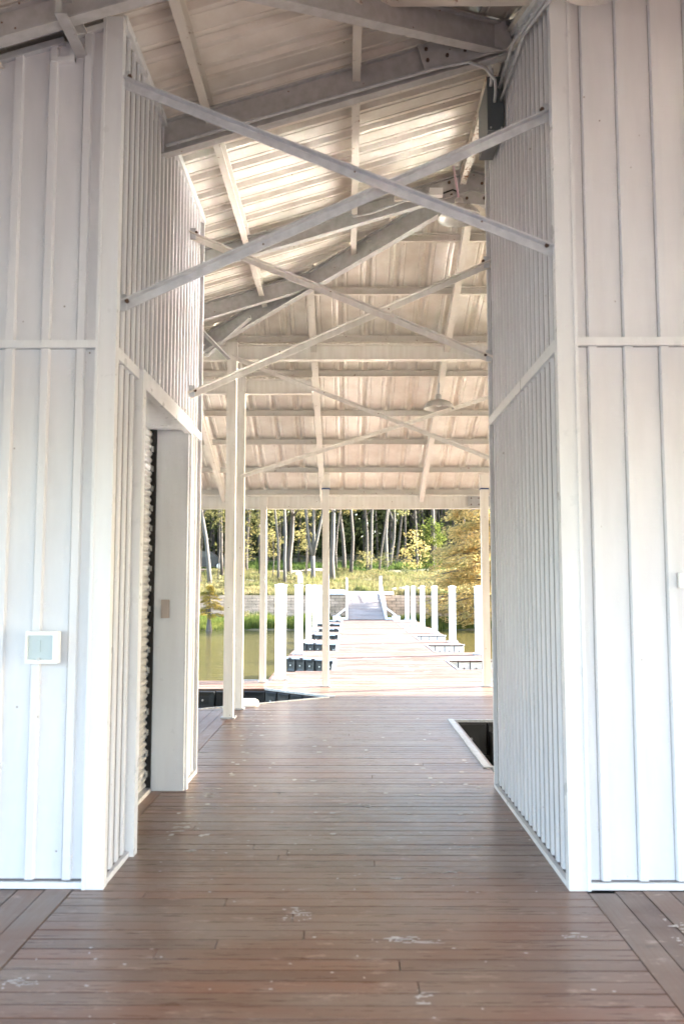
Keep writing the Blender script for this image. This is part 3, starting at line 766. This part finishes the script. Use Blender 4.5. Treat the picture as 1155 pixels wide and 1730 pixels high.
def lamp(cx, cy, cz, top, label, rod='galv', r=.19):
    t_ = thing('dome_lamp', label, 'lamp', 'dome lamps hanging from the roof', (cx, cy, cz))
    MB().lathe((cx, cy, cz), [(.035, .075), (.085, .068), (.14, .045), (.178, .008), (r, -.03), (r+.002, -.034), (r-.004, -.036), (.172, .0), (.135, .036), (.08, .058), (.03, .066)], 28).build('lamp_shade', 'lamp', t_, True)
    MB().lathe((cx, cy, cz), [(.0, .15), (.03, .145), (.036, .13), (.036, .07), (.0, .06)], 14).build('lamp_neck', 'lamp', t_, True)
    MB().lathe((cx, cy, cz), [(.0, .06), (.03, .055), (.045, .03), (.04, .0), (.0, -.015)], 14).build('bulb', 'bulb', t_, True)
    MB().tube([(cx, cy, cz+.145), top], .010, 7).build('lamp_rod', rod, t_)
    return t_
l1 = lamp(.975, 7.2, 4.755, (.93, 7.2, 5.20), 'cream dome lamp near the ridge, half hidden behind the nearest diagonal brace', 'pink')
lamp(1.125, 10.4, 3.735, (1.14, 10.4, 4.09), 'dome lamp hanging under the far roof slope, the lowest of the lamps')
lamp(1.22, 3.9, 4.485, (1.22, 3.9, 4.66), 'dome lamp cut off by the top edge above the right shed front')
jb = thing('junction_box', 'small white junction box with black cable on the ridge frame', 'junction box', None, (.78, 7.44, 5.0))
MB().box(.74, .86, 7.40, 7.47, 5.035, 5.10).build('box', 'pile', jb)
MB().box(.42, .735, 7.41, 7.45, 4.99, 5.03).build('raceway', 'post', jb)
MB().tube([(.86, 7.43, 5.06), (.95, 7.42, 5.09), (1.0, 7.38, 5.05), (.98, 7.3, 4.97), (.975, 7.22, 4.94)], .008, 6).build('cable', 'cable', jb, True)
tag(MB().tube([(.74, 7.40, 5.05), (.5, 7.40, 4.97), (.2, 7.40, 4.86), (.05, 7.40, 4.83), (.02, 7.40, 4.86), (.05, 7.42, 4.90)], .010, 6).build('conduit', 'galv', smooth=True), 'hooked conduit along the far ridge frame by the white junction box', 'conduit', 'electrical conduits')
pf_ = tag(MB().lathe((-1.02, 12.30, .05-.10), [(0, -.30), (.07, -.29), (.085, -.26), (.085, .0), (.06, .04), (0, .05)], 16, 'X').build('dock_fender', 'pile', smooth=True), 'white rounded fender lying in the left slip behind the double posts', 'fender')
pf_.location = (-.15, -1.5, .06)

# ---------------------------------------------------------------- piles along the walkway
pile_me = {}
def pile(x_, y_, w, top, label, side):
    r = thing('dock_pile', label, 'pile', 'square white piles beside the walkway', (x_, y_, -1.4))
    MB().box(x_-w/2, x_+w/2, y_-w/2, y_+w/2, -1.4, top-.03).build('sleeve', 'pile', r)
    q = w/2+.012
    MB().poly([(x_-q, y_-q, top-.03), (x_+q, y_-q, top-.03), (x_+q, y_+q, top-.03), (x_-q, y_+q, top-.03), (x_-q, y_-q, top), (x_+q, y_-q, top), (x_+q, y_+q, top), (x_-q, y_+q, top), (x_, y_, top+.02)],
              [(0,3,2,1), (0,1,5,4), (1,2,6,5), (2,3,7,6), (3,0,4,7), (4,5,8), (5,6,8), (6,7,8), (7,4,8)]).build('cap', 'pile', r)
    g = MB(); g.box(x_-w/2-.05, x_+w/2+.05, y_-w/2-.05, y_-w/2-.012, -.02, .035); g.box(x_-w/2-.05, x_-w/2-.012, y_-w/2-.011, y_+w/2+.05, -.02, .035); g.box(x_+w/2+.012, x_+w/2+.05, y_-w/2-.011, y_+w/2+.05, -.02, .035)
    g.build('guide_bracket', 'alu', r)
nm = ['nearest', 'second', 'third', 'fourth', 'fifth', 'farthest']
for i, (x_, y_, w) in enumerate([(-1.09, 13.75, .165), (-1.09, 18.75, .165), (-1.09, 23.4, .145), (-1.12, 28.6, .14), (-1.17, 35.0, .14)]):
    pile(x_, y_, w, 1.52, 'tall square white pile, %s of those on the left of the walkway' % (nm[i] if i < 4 else 'farthest'), -1)
for i, (x_, y_, w) in enumerate([(2.88, 18.7, .20), (2.79, 22.9, .17), (2.75, 27.2, .17), (2.66, 30.6, .16), (2.69, 35.3, .17), (2.62, 38.0, .17)]):
    pile(x_, y_, w, 1.49, 'tall square white pile, %s of those on the right of the walkway' % nm[i], 1)

# ---------------------------------------------------------------- gangway to the shore
gw = thing('gangway', 'grey planked gangway with white side rails rising from the walkway to the bank', 'gangway', None, (.8, 38.2, 0))
y0_, y1_, z1_ = 38.25, 45.0, 1.08
rp = MB(); rp.prism([(0, 0), (1, 0), (1, 1), (0, 1)], 0, 0) if False else None
n = 46
for i in range(n):
    k0, k1 = i/n, (i+.94)/n
    ya, yb = y0_+(y1_-y0_)*k0, y0_+(y1_-y0_)*k1; za, zb = .03+(z1_-.03)*k0, .03+(z1_-.03)*k1
    MB().poly([(.0,ya,za-.03),(1.63,ya,za-.03),(1.63,yb,zb-.03),(.0,yb,zb-.03),(.0,ya,za),(1.63,ya,za),(1.63,yb,zb),(.0,yb,zb)], [(0,3,2,1),(4,5,6,7),(0,1,5,4),(1,2,6,5),(2,3,7,6),(3,0,4,7)]).build('board', 'ramp', gw)
MB().poly([(-.05,y0_,-.02),(1.68,y0_,-.02),(1.68,y1_,z1_-.06),(-.05,y1_,z1_-.06),(-.05,y0_,-.12),(1.68,y0_,-.12),(1.68,y1_,z1_-.16),(-.05,y1_,z1_-.16)], [(0,1,2,3),(7,6,5,4),(0,4,5,1),(1,5,6,2),(2,6,7,3),(3,7,4,0)]).build('ramp_frame', 'alu', gw)
for sx, xx in ((-1, -.07), (1, 1.70)):
    mb = MB(); mb.bar((xx, y0_, .10), (xx, y1_, z1_+.07), .09, .14)
    mb.build('side_beam', 'pile', gw)
    mb = MB(); mb.bar((xx, y0_+.2, .42), (xx, y1_, z1_+.95-.42), .05, .05) ; mb.bar((xx, y0_+.2, .62), (xx, y1_, z1_+.75), .05, .05)
    for i in range(9):
        k = i/8; mb.bar((xx, y0_+.2+(y1_-y0_-.3)*k, .1+k*(z1_)), (xx, y0_+.25+(y1_-y0_-.3)*k, .62+k*(z1_+.13)), .05, .05, (0, 1, 0))
    mb.build('handrail', 'pile', gw)
    mb = MB(); xo = xx+sx*.62
    mb.bar((xx, y0_-.05, .09), (xo, y0_-.05, .09), .12, .08); mb.bar((xx, y0_-.05, .52), (xo-sx*.15, y0_-.05, .16), .07, .07, (0, -1, 0)); mb.box(min(xo, xo-sx*.35), max(xo, xo-sx*.35), y0_-.2, y0_+.25, .0, .16)
    mb.build('outrigger', 'pile', gw)
MB().box(xx-.05, xx+.09, y1_, y1_+.1, z1_, z1_+.95).build('end_post', 'pile', gw); MB().box(-.12, -.04, y1_, y1_+.1, z1_, z1_+.85).build('end_post', 'pile', gw)
lp = thing('landing_platform', 'white landing platform at the top of the gangway on the bank', 'platform', None, (.8, 45.6, 1.0))
MB().box(-1.6, 2.4, 45.02, 46.4, 1.05, 1.19).build('deck_plate', 'pile', lp)
MB().box(-1.9, -.2, 46.42, 46.6, 1.16, 1.30).build('edge_beam', 'pile', lp)
MB().box(-.15, 1.7, 45.0-.02, 45.019, 1.0, 1.22).build('edge_beam', 'pile', lp)

# ---------------------------------------------------------------- retaining wall
rw = thing('retaining_wall', 'tan concrete block retaining wall along the bank behind the water', 'wall', None, (0, 45, 0))
bw, bh = .46, .152; wl = MB()
bme = MB().poly([(0,0,0),(bw-.02,0,0),(bw-.02,.2,0),(0,.2,0),(0,0,bh-.014),(bw-.02,0,bh-.014),(bw-.02,.2,bh-.014),(0,.2,bh-.014)], [(0,3,2,1),(4,5,6,7),(0,1,5,4),(1,2,6,5),(2,3,7,6),(3,0,4,7)]).mesh('block', 'block')
cnt = 0
for r in range(9):
    for c in range(-62, 63):
        x_ = c*bw+(bw/2 if r % 2 else 0)+random.uniform(-.004, .004); z = -.36+r*bh; yy = 44.78+r*.012+random.uniform(-.01, .01)
        if -7.6 < x_ < 8.2 and cnt < 300 and not (-.1 < x_ < 1.2 and r < 8):
            link('block', bme, rw, Vector((x_, yy, z))-rw.location); cnt += 1
        else:
            if abs(c) <= 19 and r < 8 and -.1 < x_ < 1.2: continue
            wl.box(x_, x_+bw-.02, yy, yy+.2, z, z+bh-.014)
wl.build('far_blocks', 'block', rw, kind='stuff')
MB().box(-29, 29, 44.90, 45.2, -.4, .99).build('backing', 'under', rw)

# ---------------------------------------------------------------- bank details
ps = thing('utility_pedestal', 'white upright utility pedestal on the grass left of the landing', 'pedestal', None, (-2.87, 51.0, 1.45))
mb = MB().tube([(-2.87, 51, 1.4), (-2.89, 51, 2.0), (-2.93, 51, 2.25)], [.17, .14, .13], 10); mb.build('column', 'pile', ps, True)
MB().lathe((-2.98, 51, 2.22), [(0, .16), (.10, .13), (.17, .04), (.15, -.05), (0, -.08)], 12).build('head', 'pile', ps, True)
MB().box(-2.95, -2.45, 50.85, 51.2, 1.38, 1.58).build('base_block', 'pile', ps)
for i, (x_, w, hgt) in enumerate([(2.55, .32, .26), (2.98, .36, .3), (3.42, .3, .24), (3.86, .34, .28)]):
    z = ground_z(x_, 47.3)-.03; r = MB()
    pts = []
    for a in range(8):
        an = 2*pi*a/8
        for rr, zz in ((1, 0), (1.05, .5), (.75, 1)): pts.append((x_+w/2*rr*cos(an)*random.uniform(.85, 1.1), 47.3+.2*rr*sin(an)*random.uniform(.85, 1.1), z+hgt*zz))
    fs = []
    for a in range(8):
        b_ = (a+1) % 8
        for k in range(2): fs.append((a*3+k, b_*3+k, b_*3+k+1, a*3+k+1))
    fs.append(tuple(a*3+2 for a in range(8)))
    tag(r.poly(pts, fs).build('stone', 'stone'), 'pale stone in the short row right of the landing, %s from the left' % ['first', 'second', 'third', 'fourth'][i], 'stone', 'row of pale stones by the landing')
# car on the road at the left
car = thing('parked_car', 'dark parked car on the dirt road among the trees at the far left', 'car', None, (-12.0, 72.5, 0))
cz = ground_z(-12, 72.5)+.03; cx_, cy_ = -12.3, 72.3
def P2d(pts, ya, yb, name, m, par=car):
    n = len(pts); return MB().poly([(cx_+a, ya, cz+b_) for a, b_ in pts]+[(cx_+a, yb, cz+b_) for a, b_ in pts], [tuple(range(n)), tuple(range(n, 2*n))[::-1]]+[(i, n+i, n+(i+1) % n, (i+1) % n) for i in range(n)]).build(name, m, par)
P2d([(-2.3,.32),(2.3,.32),(2.38,.7),(2.25,1.0),(1.2,1.1),(.55,1.62),(-1.5,1.68),(-2.15,1.1),(-2.38,.85)], cy_-.9, cy_+.9, 'body', 'car')
P2d([(1.0,1.12),(.5,1.55),(-.4,1.58),(-.4,1.12)], cy_-.915, cy_-.902, 'window', 'glass'); P2d([(-.5,1.12),(-.5,1.58),(-1.45,1.6),(-1.95,1.12)], cy_-.915, cy_-.902, 'window', 'glass')
for dx in (-1.45, 1.45):
    w_ = MB().lathe((cx_+dx, cy_-.95, cz+.35), [(0, 0), (.35, 0), (.35, .25), (0, .25)], 18, 'Y').build('wheel', 'tyre', car)
    MB().lathe((cx_+dx, cy_-.965, cz+.35), [(0, 0), (.2, 0), (.22, .014)], 14, 'Y').build('rim', 'chrome', w_)
MB().box(cx_-2.40, cx_-2.25, cy_-.85, cy_-.6, cz+.85, cz+1.0).build('tail_light', 'redlight', car)
MB().box(cx_+2.2, cx_+2.38, cy_-.85, cy_-.55, cz+.72, cz+.88).build('headlight', 'bulb', car)

# ---------------------------------------------------------------- vegetation
R = random.Random(11)
def leaf_quad(v, f, c, s, R=R, asp=.5, dr=None):
    d = Vector((R.gauss(0, 1), R.gauss(0, 1), R.gauss(0, .8))).normalized() if dr is None else dr
    e = d.cross(Vector((R.gauss(0, 1), R.gauss(0, 1), R.gauss(0, 1)))).normalized()*s*asp; d = d*s
    o = len(v); v += [tuple(c-d), tuple(c+e), tuple(c+d), tuple(c-e)]; f.append((o, o+1, o+2, o+3))
def crown_mesh(name, m, nclump, nleaf, size, h, rad, clump_r, seed, flat=.6):
    Q = random.Random(seed); v = []; f = []
    for i in range(nclump):
        while True:
            x_, y_, z = Q.uniform(-1, 1), Q.uniform(-1, 1), Q.uniform(-1, 1)
            if x_*x_+y_*y_+z*z < 1 and (x_*x_+y_*y_+z*z > .12): break
        c = Vector((x_*rad, y_*rad, z*h/2)); cr_ = clump_r*Q.uniform(.6, 1.3)
        for k in range(nleaf):
            p = c+Vector((Q.gauss(0, cr_*.5), Q.gauss(0, cr_*.5), Q.gauss(0, cr_*.5*flat)))
            leaf_quad(v, f, p, size*Q.uniform(.6, 1.3), Q)
    mb = MB(); mb.v = v; mb.f = f
    return mb.mesh(name, m)
crowns = [crown_mesh('crown', 'leaf', 70, 34, .10, 6.5, 2.3, .75, 20+i) for i in range(4)]
def trunk(base, top, r, seed, m, limbs=3, height=14):
    Q = random.Random(seed); b_ = Vector(base); d = (Vector(top)-b_); d = d/ max(d.z, .1)
    pts = []; rad = []; ph = Q.uniform(0, 6); amp = Q.uniform(.05, .22)
    for k in range(10):
        z = height*k/9; pts.append(b_+d*z+Vector((amp*sin(ph+z*.55), 0, 0))*min(1, z/3)); rad.append(r*(1.25 if k == 0 else 1)*(1-.62*k/9))
    mb = MB(); mb.tube(pts, rad, 7)
    for l in range(limbs):
        k = Q.randint(3, 8); p = pts[k]; a = Q.uniform(0, 2*pi); L = Q.uniform(1.2, 2.6)
        q1 = p+Vector((cos(a)*L*.5, sin(a)*L*.5, L*.5)); q2 = p+Vector((cos(a)*L, sin(a)*L, L*1.15))
        mb.tube([p, q1, q2], [rad[k]*.5, rad[k]*.35, rad[k]*.12], 5)
    return mb, pts
TR = [  # x, y, lean top x at +5 m, radius, bark, crown height
 ((-8.26,50.8),-8.85,.13,'palebark','tall tree with a smooth pale leaning trunk in front of the parked car'),
 ((-9.75,55.6),-9.9,.15,'greybark','grey trunked tree at the far left edge of the opening beside the shed wall'),
 ((-4.47,54.3),-4.7,.09,'palebark','slim pale tree just left of the thick forked tree row, behind the double posts'),
 ((-3.96,53.1),-4.12,.10,'palebark','straight pale slender tree standing in front of a thicker grey trunk'),
 ((-4.0,57.0),-3.94,.18,'greybark','thicker grey trunk close behind the straight pale slender tree'),
 ((-1.05,55.6),-1.09,.17,'palebark','pale trunk seen directly beside the post in the middle of the opening'),
 ((-.96,68.9),-.8,.08,'greybark','thin grey trunk right beside the middle post, behind the pale one'),
 ((-.34,70.1),-.55,.16,'greybark','bare grey trunk over the left side of the gangway'),
 ((.18,64.6),.28,.13,'greybark','slender trunk straight above the gangway'),
 ((1.79,71.3),2.12,.13,'palebark','right one of the two leaning trunks right above the gangway'),
 ((1.76,76.3),1.5,.14,'greybark','left one of the two leaning trunks right above the gangway'),
 ((2.58,71.3),3.15,.10,'greybark','thin curved trunk leaning right beside the bright pair'),
 ((3.41,76.3),3.62,.17,'palebark','brightest pale trunk of the cluster right of the gangway'),
 ((3.83,78.5),4.25,.14,'palebark','pale trunk leaning right behind the brightest one'),
 ((4.51,80.9),5.2,.12,'greybark','dark trunk leaning strongly right in front of the ivy clump'),
 ((-3.84,80.9),-4.0,.10,'darkbark','thin dark trunk deep in the wood, left of the forked tree'),
 ((-5.35,92.2),-5.37,.14,'darkbark','dark distant trunk deep in the wood behind the white pedestal'),
 ((-6.37,61.7),-6.55,.13,'greybark','grey tree at the left between the single and the double posts'),
 ((-8.06,66.7),-7.87,.16,'greybark','dark grey trunk right of the double posts'),
 ((-9.17,61.7),-9.4,.12,'greybark','thin trunk just left of the double posts'),
 ((8.69,84.8),8.75,.2,'darkbark','dark trunk behind the golden cypress'),
 ((11.35,84.8),11.6,.16,'greybark','grey trunk showing between the golden cypress and the right post'),
 ((-12.6,60.0),-12.5,.16,'greybark','grey trunk left of the parked car'),
 ((6.6,82.0),6.5,.15,'greybark','grey trunk rising beside the green ivy clump')]
for i, ((x_, y_), tx, r, m, lb) in enumerate(TR):
    z = ground_z(x_, y_)-.1
    t_ = thing('broadleaf_tree', lb, 'tree', 'trees standing on the far bank', (x_, y_, z), world=False)
    H = R.uniform(12, 15)
    mb, pts = trunk((0, 0, 0), (tx-x_, 0, 5.0), r, 100+i, m, 4, H)
    mb.build('trunk', m, t_, True)
    cz_ = H-2.6 if y_ > 62 else H-4.2
    o = link('crown', crowns[i % 4], t_, (pts[-3].x, pts[-3].y, cz_)); s = R.uniform(.85, 1.15); o.scale = (s, s, s*1.05); o.rotation_euler = (0, 0, R.uniform(0, 6))
    if i not in (7, 8, 11, 20):
        o = link('crown', crowns[(i+1) % 4], t_, (pts[5].x+R.uniform(-1, 1), R.uniform(.5, 2), 6.3 if x_ < 0 else 7.2)); o.scale = (.62, .62, .45); o.rotation_euler = (0, 0, R.uniform(0, 6))
# forked pale tree
t_ = thing('broadleaf_tree', 'pale tree forking into three stems left of the middle post', 'tree', 'trees standing on the far bank', (-2.3, 55.0, 1.64), world=False)
mb = MB(); mb.tube([(0,0,0),(.02,0,.8),(0,0,1.8)], [.19,.15,.15], 8)
for q in ([(0,0,1.7),(-.25,0,2.8),(-.45,.1,4.4),(-.9,.2,9),(-1.1,.2,12)], [(0,0,1.7),(.05,.1,3),(.02,.3,6),(.1,.4,12)], [(0,0,1.7),(.28,0,2.9),(.6,.05,4.4),(.8,.1,6.5),(1.5,.3,12)]): mb.tube(q, [.11,.10,.09,.06,.03][:len(q)], 7)
mb.build('trunk', 'palebark', t_, True)
o = link('crown', crowns[1], t_, (0, 0, 11)); o = link('crown', crowns[2], t_, (-1.2, 1, 6.6)); o.scale = (.6, .6, .4)
# under-canopy saplings: yellow green
sap = [crown_mesh('crown', 'leaf', 26, 26, .07, 2.6, .8, .4, 50+i) for i in range(3)]
SP = [(-7.2,56,3.5,'left of the double posts'),(-5.6,58,4.6,'between the double posts and the slim post'),(-4.9,60,5.2,'behind the slim post'),(-3.2,63,3.0,'behind the forked tree'),(5.3,66,2.2,'at the foot of the leaning dark trunk'),(1.4,66,1.0,'behind the gangway'),(3.0,68,1.2,'by the pale trunk cluster'),(-6.6,64,6.3,'high behind the left posts'),(-8.9,58,5.0,'over the parked car'),(-10.8,62,5.6,'at the far left edge'),(-2.9,59,5.4,'over the forked tree'),(-1.8,61,5.6,'high behind the middle post'),(-7.6,60,2.0,'low behind the double posts'),(-5.1,57,2.6,'low behind the slim post'),(7.6,75,6.8,'above the ivy clad tree'),(2.2,84,7.6,'high above the gangway'),(5.2,78,6.4,'above the leaning dark trunk')]
for i, (x_, y_, hz, w_) in enumerate(SP):
    z = ground_z(x_, y_)-.05
    t_ = thing('sapling', 'yellow green leafy sapling '+w_, 'sapling', 'saplings under the trees', (x_, y_, z), world=False)
    MB().tube([(0,0,0),(.1,0,hz*.5),(.02,0,hz+.6)], [.04,.03,.01], 5).build('trunk', 'greybark', t_, True)
    o = link('crown', sap[i % 3], t_, (0, 0, hz)); s = R.uniform(.8, 1.4); o.scale = (s, s, s if hz > 2 else .6*s)
# ivy clump
t_ = thing('ivy_clad_tree', 'bright green ivy clad tree left of the golden cypress', 'tree', None, (6.9, 70.0, 2.5), world=False)
MB().tube([(0,0,0),(.1,0,5),(0,0,10)], [.2,.15,.08], 7).build('trunk', 'greybark', t_, True)
o = link('crown', crown_mesh('crown', 'shore', 60, 40, .09, 5.0, 1.0, .55, 71), t_, (0, 0, 2.5)); o = link('crown', crowns[0], t_, (.3, 0, 9.5)); o.scale = (.7, .7, .7)
# the dark wood behind
v = []; f = []; Q = random.Random(5)
for i in range(2300):
    x_ = Q.uniform(-34, 34); y_ = Q.uniform(88, 112); zg = ground_z(x_, y_); z = zg+Q.uniform(0, 1)**.8*17
    rr = Q.uniform(.8, 1.8)
    for k in range(30):
        leaf_quad(v, f, Vector((x_+Q.gauss(0, rr*.6), y_+Q.gauss(0, rr*.6), z+Q.gauss(0, rr*.45))), Q.uniform(.12, .26), Q, .6)
mb = MB(); mb.v = v; mb.f = f; mb.build('far_wood', 'darkleaf', kind='stuff')
bk = MB()
for i in range(120):
    x_ = Q.uniform(-34, 34); y_ = Q.uniform(86, 108); z = ground_z(x_, y_)-.2; bk.tube([(x_, y_, z), (x_+Q.uniform(-.5, .5), y_, z+8), (x_+Q.uniform(-1, 1), y_, z+17)], [Q.uniform(.1, .25), .12, .05], 6)
bk.build('far_wood_trunks', 'darkbark', kind='stuff')
v = []; f = []
for i in range(9000):
    x_ = Q.uniform(-60, 60); y_ = Q.uniform(113, 124); z = ground_z(x_, y_)+Q.uniform(-.5, 22)
    leaf_quad(v, f, Vector((x_, y_, z)), Q.uniform(.8, 1.7), Q, .8)
mb = MB(); mb.v = v; mb.f = f; mb.build('far_wood_depth', 'darkleaf', kind='stuff')
# golden cypress, near the shore on the right
def cypress(name, label, base, H, Rd, m, nl, per, lsize, seed, group=None, flare=.3, low=.12, spread=1.0, bark_='greybark'):
    Q = random.Random(seed); t_ = thing(name, label, 'tree', group, base, world=False)
    mb = MB(); mb.tube([(0,0,-.2),(0,0,.15*H*.3),(0,0,.1*H+.3),(.02*H,0,.55*H),(0,0,H)], [flare, flare*.62, flare*.38, flare*.22, .02], 9)
    v = []; f = []
    for i in range(nl):
        k = low+(1-low)*(i+Q.random())/nl; z = k*H; L = Rd*(1-k)**.62*Q.uniform(.7, 1.15)*(.55+.45*min(1, (k-low)*6+.3)); a = Q.uniform(0, 2*pi)
        prev = None; pts = []
        for s in range(6):
            q = s/5; pts.append(Vector((cos(a)*L*q, sin(a)*L*q, z+L*(.22*q-.30*q*q))))
        mb.tube(pts, [flare*.07*(1-k)+.008]*5+[.004], 4)
        for s in range(per):
            q = Q.uniform(.22, 1)**.8; p = Vector((cos(a)*L*q, sin(a)*L*q, z+L*(.22*q-.30*q*q)))
            side = Vector((-sin(a), cos(a), 0))*Q.gauss(0, .16*L*spread); cc = p+side+Vector((0, 0, Q.gauss(-.03, .03)*H*.3))
            d = (Vector((cos(a), sin(a), -.25))+Vector((Q.gauss(0, .5), Q.gauss(0, .5), Q.gauss(0, .25)))).normalized()
            for _ in range(4):
                leaf_quad(v, f, cc+Vector((Q.gauss(0, lsize*1.2), Q.gauss(0, lsize*1.2), Q.gauss(0, lsize*.6))), lsize*Q.uniform(.6, 1.3), Q, .3, d)
    mb.build('trunk', bark_, t_, True)
    mb = MB(); mb.v = v; mb.f = f; mb.build('crown', m, t_)
    return t_
cypress('golden_cypress', 'large golden cypress with drooping feathery boughs on the right shore', (6.9, 40.9, -.4), 9.5, 3.7, 'goldleaf', 190, 100, .085, 3, flare=.35, low=.03)
cypress('golden_cypress', 'golden cypress half hidden behind the large one near the right post', (10.0, 43.0, -.3), 10.5, 3.6, 'goldleaf', 110, 60, .08, 4, flare=.35, low=.05)
cypress('bald_cypress', 'small olive cypress with a flared grey foot standing in the water at the left', (-6.35, 38.9, -.62), 2.15, 1.15, 'olive', 46, 70, .03, 5, flare=.24, low=.33)
# grass on the bank
def blades(name, m, n, x0, x1, y0, y1, h0, h1, seed, w=.02, dens=None):
    Q = random.Random(seed); v = []; f = []
    for i in range(n):
        x_ = Q.uniform(x0, x1); y_ = y0+(y1-y0)*Q.random()**1.3
        if dens and not dens(x_, y_): continue
        z = ground_z(x_, y_)-.02; h = Q.uniform(h0, h1)*(.6+.5*sin(x_*1.7+y_)*sin(y_*.9-x_*.6)+.3)
        for k in range(3):
            a = Q.uniform(0, 2*pi); l = Q.uniform(.1, .45)*h; o = len(v); bx, by = x_+Q.gauss(0, .05), y_+Q.gauss(0, .05)
            v += [(bx-w*sin(a), by+w*cos(a), z), (bx+w*sin(a), by-w*cos(a), z), (bx+cos(a)*l, by+sin(a)*l, z+max(.04, h))]; f.append((o, o+1, o+2))
    mb = MB(); mb.v = v; mb.f = f; return mb.build(name, m, kind='stuff')
blades('bank_grass', 'grass', 42000, -18, 20, 45.4, 70, .10, .34, 1, .035, lambda a, b_: not (-1.7 < a < 2.5 and b_ < 46.7))
blades('wood_edge_grass', 'shore', 9000, -22, 24, 74, 88, .2, .5, 2, .05)
blades('shore_grass', 'shore', 22000, -16, 16, 39.9, 44.7, .14, .42, 3, .02, lambda a, b_: not (-.3 < a < 2))
# bushes on the bank
bush = [crown_mesh('foliage', 'grass', 12, 34, .055, .7, .55, .28, 80+i) for i in range(3)]
BS = [(-6.9,48.5,'pale yellow green bush at the left above the retaining wall'),(-3.3,54,'low bush by the straight pale slender tree'),(2.2,58,'leafy bush straight right of the gangway top'),(4.2,60,'leafy bush below the pale trunk cluster'),(-5.0,43.2,'bush in front of the retaining wall on the left'),(-1.4,43.4,'small bush at the wall foot beside the gangway'),(5.6,50,'low bush left of the golden cypress'),(-8.3,47.5,'bush behind the small olive cypress')]
for i, (x_, y_, lb) in enumerate(BS):
    t_ = tag(link('bush', bush[i % 3], None, (x_, y_, ground_z(x_, y_)+.28)), lb, 'bush', 'bushes on the bank'); s = R.uniform(.9, 1.4); t_.scale = (s*1.2, s, s)
